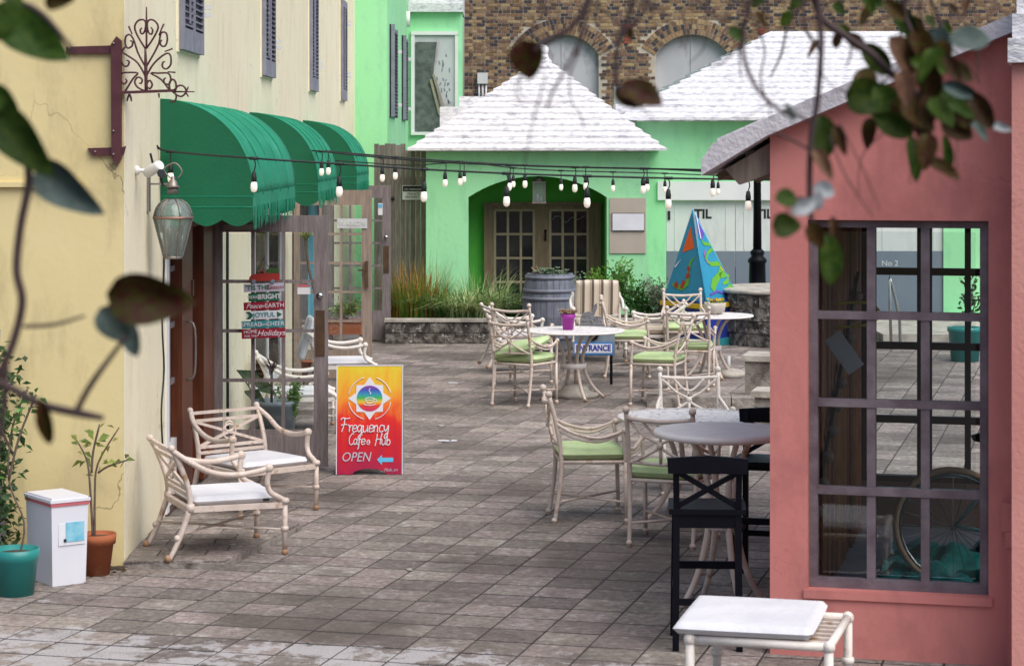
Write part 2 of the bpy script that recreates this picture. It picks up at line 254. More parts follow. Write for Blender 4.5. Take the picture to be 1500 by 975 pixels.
weather(M['pink'], (.32, .12, .11), .45, .18); weather(M['pink_side'], (.36, .15, .13), .3, .3); weather(M['garage_white'], (.35, .36, .33), .35, 0); weather(M['garage_grey'], (.25, .27, .28), .3, 0)
weather(M['tile'], (.085, .07, .06), .5, 0, 1., (.52, .66), 2.2)
# ------------------------------------------------------------ mesh helpers
class MB:
    def __init__(s): s.v = []; s.f = []; s.smooth = []
    def add(s, vs, fs, sm=False):
        o = len(s.v); s.v += [tuple(v) for v in vs]; s.f += [tuple(i+o for i in f) for f in fs]; s.smooth += [sm]*len(fs); return s
    def box(s, x0, x1, y0, y1, z0, z1, rot=0, piv=None):
        vs = [(x0, y0, z0), (x1, y0, z0), (x1, y1, z0), (x0, y1, z0), (x0, y0, z1), (x1, y0, z1), (x1, y1, z1), (x0, y1, z1)]
        if rot:
            p = Vector(piv or ((x0+x1)/2, (y0+y1)/2, 0)); mt = Matrix.Rotation(rot, 3, 'Z'); vs = [mt @ (Vector(v)-p)+p for v in vs]
        return s.add(vs, [(0, 3, 2, 1), (4, 5, 6, 7), (0, 1, 5, 4), (1, 2, 6, 5), (2, 3, 7, 6), (3, 0, 4, 7)])
    def bar(s, p, q, wd, th, up=(0, 0, 1)):      # rectangular bar from p to q
        p = Vector(p); q = Vector(q); d = (q-p).normalized(); u = Vector(up)
        if abs(d.dot(u)) > .98: u = Vector((0, 1, 0))
        a_ = d.cross(u).normalized()*wd/2; b_ = a_.cross(d).normalized()*th/2
        vs = [p-a_-b_, p+a_-b_, p+a_+b_, p-a_+b_, q-a_-b_, q+a_-b_, q+a_+b_, q-a_+b_]
        return s.add(vs, [(0, 1, 2, 3), (7, 6, 5, 4), (0, 4, 5, 1), (1, 5, 6, 2), (2, 6, 7, 3), (3, 7, 4, 0)])
    def tube(s, pts, r, n=8, sub=4, flat=None):  # smooth curve through the points
        P = [Vector(p) for p in pts]; rs = r if isinstance(r, (list, tuple)) else [r]*len(P)
        Q = []; RR = []
        if len(P) > 2 and sub > 1:
            for i in range(len(P)-1):
                a_ = P[max(0, i-1)]; b_ = P[i]; c_ = P[i+1]; d_ = P[min(len(P)-1, i+2)]
                for k in range(sub):
                    t = k/sub; Q.append(.5*((2*b_)+(c_-a_)*t+(2*a_-5*b_+4*c_-d_)*t*t+(-a_+3*b_-3*c_+d_)*t**3)); RR.append(rs[i]*(1-t)+rs[i+1]*t)
            Q.append(P[-1]); RR.append(rs[-1])
        else: Q = P; RR = list(rs)
        vs = []; fs = []; prev = None
        for i, q in enumerate(Q):
            d = (Q[min(i+1, len(Q)-1)]-Q[max(i-1, 0)]).normalized()
            if prev is None:
                u = Vector((0, 0, 1)) if abs(d.z) < .9 else Vector((0, 1, 0)); a_ = d.cross(u).normalized()
            else: a_ = (prev-d*prev.dot(d)).normalized()
            prev = a_; b_ = d.cross(a_)
            for k in range(n):
                t = 2*math.pi*k/n; vs.append(q+a_*math.cos(t)*RR[i]*(flat or 1)+b_*math.sin(t)*RR[i])
        for i in range(len(Q)-1):
            for k in range(n): fs.append((i*n+k, i*n+(k+1) % n, (i+1)*n+(k+1) % n, (i+1)*n+k))
        s.add(vs, fs, True); m_ = len(Q)-1
        o = len(s.v)-len(vs); s.f.append(tuple(o+k for k in range(n))[::-1]); s.f.append(tuple(o+m_*n+k for k in range(n))); s.smooth += [False]*2
        return s
    def lathe(s, prof, n=20, c=(0, 0, 0), cap=True, sx=1, sy=1):
        vs = []; fs = []
        for r_, z in prof:
            for k in range(n):
                t = 2*math.pi*k/n; vs.append((c[0]+r_*math.cos(t)*sx, c[1]+r_*math.sin(t)*sy, c[2]+z))
        for i in range(len(prof)-1):
            for k in range(n): fs.append((i*n+k, i*n+(k+1) % n, (i+1)*n+(k+1) % n, (i+1)*n+k))
        s.add(vs, fs, True)
        if cap:
            o = len(s.v)-len(vs); s.f.append(tuple(o+k for k in range(n))[::-1]); s.f.append(tuple(o+(len(prof)-1)*n+k for k in range(n))); s.smooth += [False]*2
        return s
    def ball(s, c, r, n=8, sz=1): return s.lathe([(r*math.sin(math.pi*i/6)+1e-4, -r*sz*math.cos(math.pi*i/6)) for i in range(7)], n, c)
    def prism(s, poly, y0, y1, axes='xz'):       # polygon in xz, extruded along y (or yz extruded along x, xy along z)
        n = len(poly)
        def mk(p, d): return {'xz': (p[0], d, p[1]), 'yz': (d, p[0], p[1]), 'xy': (p[0], p[1], d)}[axes]
        vs = [mk(p, y0) for p in poly]+[mk(p, y1) for p in poly]
        fs = [tuple(range(n)), tuple(range(2*n-1, n-1, -1))]+[(i, i+n, (i+1) % n+n, (i+1) % n) for i in range(n)]
        return s.add(vs, fs)
    def leaf(s, p, d, l, wd, nrm=None, droop=.2):
        d = Vector(d).normalized(); nr = Vector(nrm) if nrm else Vector((rnd.uniform(-1, 1), rnd.uniform(-1, 1), rnd.uniform(.2, 1)))
        a_ = d.cross(nr)
        if a_.length < .05: a_ = d.cross(Vector((1, 0, .3)))
        a_.normalize(); p = Vector(p); dr = Vector((0, 0, -1))*l*droop
        return s.add([p, p+d*l*.5+a_*wd/2, p+d*l+dr, p+d*l*.5-a_*wd/2], [(0, 1, 2, 3)])
    def blade(s, p, az, h, lean, wd, k=4):
        p = Vector(p); dd = Vector((math.cos(az), math.sin(az), 0)); sd_ = Vector((-dd.y, dd.x, 0)); vs = []
        for i in range(k+1):
            t = i/k; q = p+dd*lean*t*t*h+Vector((0, 0, h*(t-.45*lean*t*t*t))); w_ = wd/2*(1-t*.95)
            vs += [q-sd_*w_, q+sd_*w_]
        return s.add(vs, [(2*i, 2*i+1, 2*i+3, 2*i+2) for i in range(k)], True)
    def mesh(s, name, m):
        me = bpy.data.meshes.new(name); me.from_pydata(s.v, [], s.f); me.polygons.foreach_set('use_smooth', s.smooth); me.materials.append(m); me.update(); return me
SPLIT = {'front_rail', 'back_rail', 'back_rails', 'side_rail', 'batten', 'stretcher', 'scrollwork', 'candle', 'hinge', 'shutter_dog', 'chain', 'stand', 'loose_strip', 'antenna', 'hem_seam', 'rail', 'foot', 'ribs', 'hoop', 'stack', 'twig', 'gate_catch', 'wall_strap', 'edge_frame', 'arrow_end', 'armrest_', 'lower_roof', 'pipe'}
def islands(mb):
    par = list(range(len(mb.v)))
    def fd(a):
        while par[a] != a: par[a] = par[par[a]]; a = par[a]
        return a
    for f in mb.f:
        r0 = fd(f[0])
        for i in f[1:]: par[fd(i)] = r0
    grp = {}
    for k, f in enumerate(mb.f): grp.setdefault(fd(f[0]), []).append(k)
    out = []
    for fs in grp.values():
        n = MB(); mp = {}
        for k in fs:
            n.f.append(tuple(mp.setdefault(i, len(mp)) for i in mb.f[k])); n.smooth.append(mb.smooth[k])
        n.v = [None]*len(mp)
        for i, j in mp.items(): n.v[j] = mb.v[i]
        out.append(n)
    return out
def obj(name, mb, m, parent=None, loc=(0, 0, 0), rot=(0, 0, 0), **kw):
    if parent is not None and name in SPLIT and isinstance(mb, MB) and not kw:
        isl = islands(mb)
        if len(isl) > 1:
            first = None
            for n in isl:
                o = obj1(name, n, m, parent, loc, rot); first = first or o
            return first
    return obj1(name, mb, m, parent, loc, rot, **kw)
def obj1(name, mb, m, parent=None, loc=(0, 0, 0), rot=(0, 0, 0), **kw):
    me = mb.mesh(name, m if not isinstance(m, str) else M[m]) if isinstance(mb, MB) else mb
    o = bpy.data.objects.new(name, me); col.objects.link(o); o.location = loc; o.rotation_euler = rot
    if parent: o.parent = parent
    for k, v in kw.items(): o[k] = v
    return o
def tag(o, label, cat, group=None):
    o['label'] = label; o['category'] = cat
    if group: o['group'] = group
    return o
def thing(name, label, cat, loc=(0, 0, 0), rz=0, group=None):
    o = bpy.data.objects.new(name, None); col.objects.link(o); o.location = loc; o.rotation_euler = (0, 0, rz); o.empty_display_size = .2
    return tag(o, label, cat, group)
def dup(root, loc, rz, label, group=None):
    r_ = root.copy(); col.objects.link(r_); r_.location = loc; r_.rotation_euler = (0, 0, rz); r_['label'] = label
    if group: r_['group'] = group
    for ch in list(root.children):
        c = ch.copy(); col.objects.link(c); c.parent = r_
        for g in list(ch.children):
            d = g.copy(); col.objects.link(d); d.parent = c
    return r_
def text(txt, size, m, parent, loc, rot=(R(90), 0, 0), shear=0., ext=.0015, sx=1., bold=0., align='CENTER', name='lettering'):
    cu = bpy.data.curves.new('t', 'FONT'); cu.body = txt; cu.size = size; cu.shear = shear; cu.extrude = ext; cu.align_x = align; cu.align_y = 'CENTER'; cu.offset = bold; cu.resolution_u = 3
    t = bpy.data.objects.new('t', cu); col.objects.link(t); bpy.context.view_layer.update()
    me = bpy.data.meshes.new_from_object(t.evaluated_get(bpy.context.evaluated_depsgraph_get())); bpy.data.objects.remove(t); bpy.data.curves.remove(cu)
    me.name = name; me.materials.clear(); me.materials.append(M[m]); o = obj(name, me, None, parent, loc, rot); o.scale = (sx, 1, 1); return o

# ============================================================ GROUND
g = MB().box(-60, 60, -20, 120, -.5, -.03); obj('ground', g, 'joint', kind='structure')
pav = obj('paving', MB().box(-14, 14, 6, 48, -.028, -.0045), 'joint', kind='structure')
ANG = R(-14.8); T = .305
cu_, su_ = math.cos(ANG), math.sin(ANG)
def g2w(i, j, off=(.02, .11)): x = i*T+off[0]; y = j*T+off[1]; return (x*cu_-y*su_, x*su_+y*cu_)
tile_me = []
for k in range(4):
    mb = MB(); hh = T/2-.0058; hd = T/2-.0125; e_ = .004; q = hh-e_; qd = hd-e_
    vs = [(-hh, -hd, -.02), (hh, -hd, -.02), (hh, hd, -.02), (-hh, hd, -.02), (-hh, -hd, -.003), (hh, -hd, -.003), (hh, hd, -.003), (-hh, hd, -.003)]
    c0 = [(-q, -qd), (q, -qd), (q, qd), (-q, qd)]
    rr = random.Random(k)
    vs += [(x+rr.uniform(-.003, .003), y+rr.uniform(-.003, .003), rr.uniform(-.002, .001)) for x, y in c0]
    fs = [(0, 1, 5, 4), (1, 2, 6, 5), (2, 3, 7, 6), (3, 0, 4, 7), (4, 5, 9, 8), (5, 6, 10, 9), (6, 7, 11, 10), (7, 4, 8, 11), (8, 9, 10, 11)]
    mb.add(vs, fs); tile_me.append((mb, mb.mesh('paver', M['tile'])))
cands = []
for i in range(-50, 50):
    for j in range(20, 150):
        x, y = g2w(i, j)
        if y < 9.6 or y > 33.5 or abs(x) > 8.5: continue
        if x < -2.5 and y > 14.1: continue
        px = 733+x*3300/y; py = 220+8580/y
        vis = -20 < px < 1520 and py < 990 and not (px > 1128 and py < 975)
        cands.append((not vis, y, x, i, j, px))
cands.sort(key=lambda c: (c[0], c[1]))
stuff = MB()
for n, (nv, y, x, i, j, px) in enumerate(cands):
    tz = rnd.uniform(-.0012, .0012); tilt = (rnd.uniform(-.004, .004), rnd.uniform(-.004, .004))
    mbk, me = tile_me[rnd.randrange(4)]
    if n < 298: obj('paver', me, None, pav, (x, y, tz), (tilt[0], tilt[1], ANG+rnd.choice((0, 1))*math.pi))
    else:
        mt = Matrix.Translation((x, y, tz)) @ Matrix.Rotation(ANG, 4, 'Z') @ Matrix.Rotation(tilt[0], 4, 'X')
        stuff.add([mt @ Vector(v) for v in mbk.v], mbk.f)
obj('paver_field', stuff, 'tile', pav, kind='stuff')

# ============================================================ YELLOW BUILDING
FX = -2.35; Y0 = 14.07; Y1 = 36.4; H = 5.9
yb = thing('yellow_building', 'pale yellow stucco building with green awnings and glass doors on the left', 'building', (FX, Y0, 0))
def rel(mb, ox=FX, oy=Y0): mb.v = [(v[0]-ox, v[1]-oy, v[2]) for v in mb.v]; return mb
def ypart(name, mb, m, **kw): return obj(name, rel(mb), m, yb, **kw)
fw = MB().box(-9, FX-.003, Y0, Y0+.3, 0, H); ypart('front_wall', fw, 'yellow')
ypart('moulding', MB().box(-9, FX-.26, Y0-.035, Y0-.001, 2.37, 2.40), 'yellow')
ops = [(15.8, 18.28, 0, 2.16), (21.2, 24.1, .3, 2.1), (25.45, 27.3, 0, 2.16), (28.75, 30.6, 0, 2.16)]
sw = MB(); yy = Y0+.302
for (a_, b_, z0, z1) in ops:
    sw.box(FX-.3, FX, yy, a_, 0, H)
    if z0 > 0: sw.box(FX-.3, FX, a_, b_, 0, z0)
    sw.box(FX-.3, FX, a_, b_, z1, H); yy = b_
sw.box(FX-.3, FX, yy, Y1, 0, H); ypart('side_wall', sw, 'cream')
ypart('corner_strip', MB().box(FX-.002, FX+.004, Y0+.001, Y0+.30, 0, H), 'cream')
ypart('roof', MB().box(-9, FX+.05, Y0-.05, Y1, H, H+.15), 'roofwhite')
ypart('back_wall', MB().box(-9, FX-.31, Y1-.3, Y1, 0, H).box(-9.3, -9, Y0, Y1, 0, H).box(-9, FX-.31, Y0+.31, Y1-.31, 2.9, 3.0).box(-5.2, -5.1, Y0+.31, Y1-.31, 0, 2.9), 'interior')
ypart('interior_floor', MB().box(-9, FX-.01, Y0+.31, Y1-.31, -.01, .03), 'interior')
# raised slab before the first door
slab = tag(obj('doorstep_slab', MB().prism([(-2.345, 14.02), (-1.72, 13.98), (-1.36, 15.45), (-2.345, 15.75)], -.01, .036, 'xy'), 'stone2'), 'low tiled slab raised beside the foot of the yellow wall', 'doorstep')
yy_ = 14.0; rw = 0
while yy_ < 15.7:
    y2_ = min(yy_+.2, 15.72); xr = lambda y: min(-1.72+(y-13.98)*.245, -1.36) if y < 15.45 else -1.36-(y-15.45)*3.2
    x_ = -2.345-(.12 if rw % 2 else 0); e0_, e1_ = xr(yy_+.01), xr(y2_-.01)
    while x_ < e0_-.05:
        a_ = max(x_+.006, -2.345); last = x_+.3 > min(e0_, e1_)-.08; b0_, b1_ = (e0_-.004, e1_-.004) if last else (x_+.294, x_+.294)
        if b1_ > a_+.03: obj('paver', MB().prism([(a_, yy_+.007), (b0_, yy_+.007), (b1_, y2_-.007), (a_, y2_-.007)], .0365, .047+rnd.uniform(-.002, .002), 'xy'), 'tile', slab)
        x_ += .3
        if last: break
    yy_ += .2; rw += 1
# first shop door surround
sl = obj('side_light', rel(MB().box(FX-.08, FX+.015, 15.78, 15.9, 0.05, 2.16).box(FX-.08, FX-.02, 15.9, 16.5, .05, .5)), 'white', yb)
for k in range(4):
    obj('pane', rel(MB().box(FX-.06, FX-.05, 15.93, 16.22, .53+k*.41, .53+k*.41+.37)), 'clear', sl)
    obj('pane', rel(MB().box(FX-.06, FX-.05, 16.25, 16.47, .53+k*.41, .53+k*.41+.37)), 'clear', sl)
obj('muntin', rel(MB().box(FX-.075, FX-.03, 16.22, 16.25, .5, 2.16).box(FX-.075, FX-.03, 15.9, 16.5, 2.14, 2.16)), 'oldwood', sl)
for k in range(1, 4): obj('muntin', rel(MB().box(FX-.07, FX-.035, 15.9, 16.5, .5+k*.41-.01, .53+k*.41)), 'oldwood', sl)
jb = ypart('door_frame', MB().box(FX-.2, FX+.02, 16.5, 17.05, 0.03, 2.14).box(FX-.2, FX+.03, 17.62, 18.27, .03, 2.14).box(FX-.19, FX+.02, 17.05, 17.62, 2.02, 2.14), 'mahogany')
obj('hinge', rel(MB().box(FX+.02, FX+.032, 16.98, 17.05, 1.5, 1.62).box(FX+.02, FX+.032, 16.98, 17.05, .5, .62)), 'brass', jb)
ph = MB().tube([(FX+.025, 16.72, .9), (FX+.08, 16.72, .95), (FX+.08, 16.72, 1.28), (FX+.025, 16.72, 1.33)], .011, 6); obj('pull_handle', rel(ph), 'pewter', jb)

def glazed_door(x0, x1, Y, h, m, rows, z0, z1, label=None, plate=True, m2=None):
    """door leaf standing open, square to the wall"""
    d = obj('door', rel(MB().box(x0, x0+.07, Y, Y+.045, .03, h).box(x1-.115, x1, Y, Y+.045, .03, h).box(x0+.07, x1-.115, Y+.001, Y+.044, z1, h-.001).box(x0+.07, x1-.115, Y+.001, Y+.044, .031, z0)), m, yb)
    if label: d['label'] = label
    gx0, gx1 = x0+.07, x1-.115; cw = (gx1-gx0)/3; rh = (z1-z0)/rows
    for c in range(3):
        for r_ in range(rows): obj('pane', rel(MB().box(gx0+c*cw+.012, gx0+(c+1)*cw-.012, Y+.02, Y+.024, z0+r_*rh+.012, z0+(r_+1)*rh-.012)), 'clear', d)
    for c in (1, 2): obj('muntin', rel(MB().box(gx0+c*cw-.014, gx0+c*cw+.014, Y+.004, Y+.041, z0, z1)), m2 or m, d)
    for r_ in range(1, rows): obj('muntin', rel(MB().box(gx0, gx1, Y+.006, Y+.039, z0+r_*rh-.013, z0+r_*rh+.013)), m2 or m, d)
    if plate:
        obj('push_plate', rel(MB().box(x1-.1, x1-.025, Y-.006, Y-.001, .93, 1.3)), 'brass', d)
        kb = MB().lathe([(.012, 0), (.012, .04), (.03, .05), (.03, .075), (.012, .085)], 12); kb.v = [(v[0]+x1-.06, Y-v[2], v[1]+1.42) for v in kb.v]; obj('knob', rel(kb), 'steel', d)
    return d
d1 = glazed_door(-2.33, -1.402, 18.30, 2.07, 'oldwood', 4, .33, 1.935, 'nearest glazed door, standing open with hanging holiday planks')
obj('closer', rel(MB().box(-2.24, -1.93, 18.24, 18.29, 1.955, 2.0).bar((-2.3, 18.22, 2.03), (-2.0, 18.22, 2.02), .015, .01)), 'pewter', d1)
obj('kick_panel', rel(MB().box(-2.2, -1.56, 18.292, 18.299, .08, .28)), 'oldwood', d1)
obj('sticker', rel(MB().box(-1.65, -1.545, 18.315, 18.318, 1.43, 1.5)), 'white', d1)
obj('sticker', rel(MB().box(-1.65, -1.545, 18.312, 18.314, 1.49, 1.51)), 'red', d1)
d2 = glazed_door(-2.33, -1.45, 25.4, 2.15, 'oldwood2', 5, .35, 1.98, 'second glazed door, tan wood, standing open', plate=False)
d3 = glazed_door(-2.33, -1.49, 30.6, 2.12, 'oldwood', 5, .42, 1.95, 'farthest glazed door, standing open')
obj('lever_handle', rel(MB().box(-1.53, -1.49, 25.36, 25.39, 1.05, 1.35).bar((-1.51, 25.35, 1.25), (-1.60, 25.35, 1.25), .02, .02)), 'brass', d2)
pl_ = obj('notice', rel(MB().box(-1.84, -1.50, 25.385, 25.388, 1.72, 1.83)), 'board', d2)
text('WAXON', .085, 'garage_white', d2, (-1.67-FX, 25.38-Y0, 1.775), sx=.9)
obj('notice', rel(MB().box(-1.66, -1.60, 30.585, 30.59, 1.72, 1.88)), 'white', d3)
obj('notice', rel(MB().box(-1.655, -1.605, 30.58, 30.584, 1.82, 1.87)), 'skyblue', d3)
# shop window with blinds
wn = ypart('window', MB().box(FX-.1, FX+.03, 21.2, 21.34, .3, 2.1).box(FX-.1, FX+.03, 23.96, 24.1, .3, 2.1).box(FX-.1, FX+.03, 21.34, 23.96, 2.0, 2.1).box(FX-.1, FX+.045, 21.2, 24.1, .25, .32).box(FX-.1, FX+.02, 22.6, 22.68, .32, 2.0), 'white')
for a_, b_ in ((21.34, 22.6), (22.68, 23.96)):
    obj('pane', rel(MB().box(FX+.004, FX+.008, a_, b_, .32, 2.0)), 'softglass', wn)
for k in range(32):
    obj('blind_slat', rel(MB().bar((FX-.03, 21.36, .36+k*.052), (FX-.03, 23.94, .36+k*.052), .05, .003, (-1, 0, .45))), 'white', wn)
for (a_, b_) in ((26.0, 27.2),): pass
ypart('window_trim', MB().box(FX, FX+.03, 27.5, 27.62, .3, 2.1).box(FX, FX+.03, 28.4, 28.52, .3, 2.1).box(FX, FX+.03, 27.62, 28.4, 1.98, 2.1).box(FX, FX+.02, 27.62, 28.4, .3, 1.98), 'cyanl')
# dark inner vestibules
for (a_, b_) in ((25.45, 27.3), (28.75, 30.6)):
    f_ = ypart('door_frame', MB().box(FX-.12, FX+.02, a_, a_+.08, 0.03, 2.14).box(FX-.12, FX+.02, b_-.08, b_, .03, 2.14).box(FX-.12, FX+.02, a_+.08, b_-.08, 2.06, 2.14), 'oldwood')
# cables
tag(obj('wall_cable', MB().tube([(FX+.012, 19.3, 2.3), (FX+.012, 19.3, 1.2), (FX+.012, 19.32, .3), (FX+.012, 19.3, .02)], .012, 6), 'wire'), 'black cable running straight down the yellow wall behind the nearest open door', 'cable')
tag(obj('wall_cable', MB().tube([W(239, 300, 210.5), W(240, 390, 210.3), W(237, 470, 211.3), W(240, 540, 210.2), W(236, 600, 211.8), W(238, 655, 211)], .008, 6), 'wire'), 'thin black cable hanging down from the lantern beside the side light', 'cable')
# upper shutters
for (ya, yb_, zt) in ((16.4, 17.5, 4.9), (22.1, 23.1, 4.9), (27.6, 28.55, 4.9), (33.0, 33.9, 4.81)):
    zb = 3.335; ym = (ya+yb_)/2
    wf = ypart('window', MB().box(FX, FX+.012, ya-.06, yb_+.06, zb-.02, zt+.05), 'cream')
    for (a_, b_) in ((ya, ym-.01), (ym+.01, yb_)):
        sh = obj('shutter', rel(MB().box(FX+.014, FX+.05, a_, a_+.05, zb, zt).box(FX+.014, FX+.05, b_-.05, b_, zb, zt).box(FX+.014, FX+.049, a_+.05, b_-.05, zb, zb+.16).box(FX+.014, FX+.049, a_+.05, b_-.05, zt-.1, zt).box(FX+.014, FX+.02, a_+.05, b_-.05, zb+.16, zt-.1)), 'shutter', wf)
        lv = MB(); z = zb+.19
        while z < zt-.12: lv.bar((FX+.036, a_+.05, z), (FX+.036, b_-.05, z), .04, .008, (.7, 0, 1)); z += .048
        if a_ == ya: lv.box(FX+.05, FX+.062, (a_+b_)/2-.012, (a_+b_)/2+.012, zb+.2, zt-.15)
        obj('louvre_bank', rel(lv), 'shutter', wf, kind='stuff')
    for zz in (zb+.35, zt-.35) if zt < 4.85 else (zb+.3,):
        obj('shutter_dog', rel(MB().box(FX+.014, FX+.10, yb_+.04, yb_+.07, zz, zz+.035).box(FX+.014, FX+.10, yb_+.04, yb_+.07, zz+.06, zz+.09)), 'white', wf)

# awnings
def awning(ya, yb_, label):
    t = thing('awning', label, 'awning', (FX, ya, 0), 0, 'green canvas awnings along the yellow wall')
    zt = 2.95; zb = 2.28; pr = .64; L_ = yb_-ya
    prof = [(math.sin(R(a_))*pr, zb+(zt-zb)*math.cos(R(a_))) for a_ in range(0, 91, 6)]
    prof = [(pr*(1-(1-math.sin(R(a_)))**1.0), zb+(zt-zb)*math.cos(R(a_))**.92) for a_ in range(0, 91, 6)]
    mb = MB(); nY = max(8, int(L_/.14)); n = len(prof)
    for i in range(nY+1):
        y = L_*i/nY; seam = .016*abs(math.sin(math.pi*i/nY*5))
        for (x, z) in prof: mb.v.append((x-seam*x/pr, y, z-seam*.6))
    for i in range(nY):
        for k in range(n-1): mb.f.append((i*n+k, (i+1)*n+k, (i+1)*n+k+1, i*n+k+1)); mb.smooth.append(True)
    cn = obj('canopy', mb, 'awning', t); sm = cn.modifiers.new('thickness', 'SOLIDIFY'); sm.thickness = .006
    for k in (1, 2, 3, 4): obj('seam', MB().tube([(x*.999+.004, L_*k/5, z+.004) for x, z in prof[::3]], .006, 5, 3), 'awning', t)
    # end panels with a scalloped hem
    for yy, nm in ((0.0, 'end_panel'), (L_, 'end_panel')):
        hem = [(pr-(pr-.002)*i/24, zb-.16-.045*abs(math.sin(math.pi*i/24*3.0))) for i in range(25)]
        pts = [(x, z) for x, z in prof]+hem
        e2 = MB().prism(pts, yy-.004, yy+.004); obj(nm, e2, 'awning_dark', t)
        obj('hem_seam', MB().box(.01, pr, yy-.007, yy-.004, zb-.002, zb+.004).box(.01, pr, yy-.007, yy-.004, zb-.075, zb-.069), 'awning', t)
    # ragged fringe
    fr = MB(); y = 0
    fr.prism([(0, zb+.02), (L_, zb+.02), (L_, zb-.07), (0, zb-.07)], pr-.003, pr+.003, 'yz')
    while y < L_-.01:
        w_ = rnd.uniform(.02, .035); d_ = rnd.uniform(.06, .17); x_ = pr+rnd.uniform(-.004, .006)
        fr.prism([(y, zb-.07), (y+w_, zb-.07), (y+w_*.7+rnd.uniform(-.01, .01), zb-.07-d_)], x_-.002, x_+.002, 'yz'); y += w_*.92
    obj('fringe', fr, 'awning', t, kind='stuff')
    obj('frame', MB().tube([(.01, .02, zt-.02), (.01, L_-.02, zt-.02)], .012, 6, 1).tube([(pr-.012, .02, zb), (pr-.012, L_-.02, zb)], .012, 6, 1).tube([(.01, L_*.5, zb), (pr-.012, L_*.5, zb)], .01, 6, 1), 'pewter', t)
awning(15.56, 18.75, 'nearest and largest green canvas awning, over the doorway beside the lantern')
awning(21.1, 23.55, 'middle green canvas awning, over the shop window with blinds')
awning(26.8, 29.2, 'farthest green canvas awning, next to the mint green building')

# ============================================================ FAR LEFT MINT BUILDING
GX = -1.83; GY = 36.4
gl_ = thing('mint_building', 'tall mint green building at the alley end with a boarded opening', 'building', (GX, GY, 0))
def gp(name, mb, m, **kw): return obj(name, rel(mb, GX, GY), m, gl_, **kw)
gp('side_wall', MB().box(-4, GX, GY+.002, 44.7, 0, 8), 'green')
gp('back_wall', MB().box(GX+.002, -.76, 44.7, 45.6, 0, 5.33), 'green')
gp('roof', MB().box(GX+.004, -.74, 44.55, 46.5, 5.333, 5.5).box(GX+.004, -.74, 44.75, 46.5, 5.5, 5.68).box(GX+.004, -.74, 44.95, 46.5, 5.68, 5.86), 'roofwhite')
bd = gp('boarded_window', MB().box(-1.77, -1.70, 44.62, 44.698, 2.95, 4.9).box(-.9, -.84, 44.62, 44.698, 2.95, 4.9).box(-1.77, -.84, 44.61, 44.698, 4.88, 4.95).box(-1.77, -.84, 44.6, 44.7, 2.9, 2.96), 'white')
obj('plywood', rel(MB().prism([(-1.70, 2.96), (-1.3, 2.96), (-.9, 2.96), (-.9, 4.88), (-1.7, 4.88)], 44.66, 44.69), GX, GY), 'board', bd)
obj('torn_louvre', rel(MB().prism([(-1.68, 2.98), (-1.06, 2.98), (-1.22, 3.6), (-1.33, 4.1), (-1.26, 4.74), (-1.68, 4.74)], 44.62, 44.655), GX, GY), mat('broken_shutter', (.07, .085, .08), (.14, .16, .15), 8, .9, bump=.6), bd)
obj('loose_strip', rel(MB().bar((-1.33, 44.6, 4.1), (-1.05, 44.6, 3.2), .05, .02, (0, 1, 0)).bar((-1.38, 44.59, 4.0), (-1.2, 44.59, 3.3), .05, .02, (0, 1, 0)), GX, GY), mat('stripwood', (.3, .27, .2)), bd)
mk = MB()
for k in range(26):
    x = rnd.gauss(-1.12, .07); z = rnd.uniform(3.5, 4.45); mk.bar((x, 44.655, z), (x+rnd.uniform(-.03, .03), 44.655, z+rnd.uniform(.03, .09)), .018, .004, (0, 1, 0))
obj('paint_marks', rel(mk, GX, GY), 'garage_grey', bd)
for (s0, s1, ya_, yb2) in ((89.0, 84.7, 40, 172), (79.2, 76.2, 55, 176)):
    a_ = 3300/s0; b_ = 3300/s1; sm_ = (s0+s1)/2; zt = 2.6+(220-ya_)/sm_; zb = 2.6+(220-yb2)/sm_
    sh = gp('shutter', MB().box(GX+.01, GX+.09, a_, a_+.08, zb, zt).box(GX+.01, GX+.06, b_-.06, b_, zb, zt).box(GX+.002, GX+.03, a_, b_, zb, zt), 'shutter')
    lv = MB(); z = zb+.05
    while z < zt-.05: lv.bar((GX+.045, a_+.08, z), (GX+.045, b_-.06, z), .04, .01, (.7, 0, 1)); z += .06
    obj('louvre_bank', rel(lv, GX, GY), 'shutter', sh, kind='stuff')
    obj('shutter_dog', rel(MB().box(GX+.01, GX+.12, b_+.1, b_+.16, zb+.2, zb+.26).box(GX+.01, GX+.12, b_+.1, b_+.16, zt-.4, zt-.34), GX, GY), 'white', sh)
gp('downpipe', MB().tube([(GX+.02, 43.9, 5.3), (GX+.02, 43.9, 5.0)], .05, 8, 1), 'white')

# ============================================================ BRICK BUILDING
BY = 50.0; BS = 66.0
bk = thing('brick_building', 'old brown brick building with arched boarded windows rising behind the white roofs', 'building', (0, BY, 0))
def bx_(px): return (px-733)/BS
def bz_(py): return 2.6+(220-py)/BS
arches = []
for cx in (824, 1014):
    hw = 53/BS; zs = bz_(80); rise = 29/BS; Rr = (hw*hw+rise*rise)/(2*rise); arches.append((bx_(cx), hw, zs, rise, Rr, zs+rise-Rr))
def in_arch(x, z, pad=0):
    for (cx, hw, zs, rise, Rr, zc) in arches:
        if abs(x-cx) < hw+.01 and z < zs: return True
        if math.hypot(x-cx, z-zc) < Rr+pad and z > zc and math.atan2(abs(x-cx), z-zc) < math.asin(hw/Rr)+.05: return True
    return False
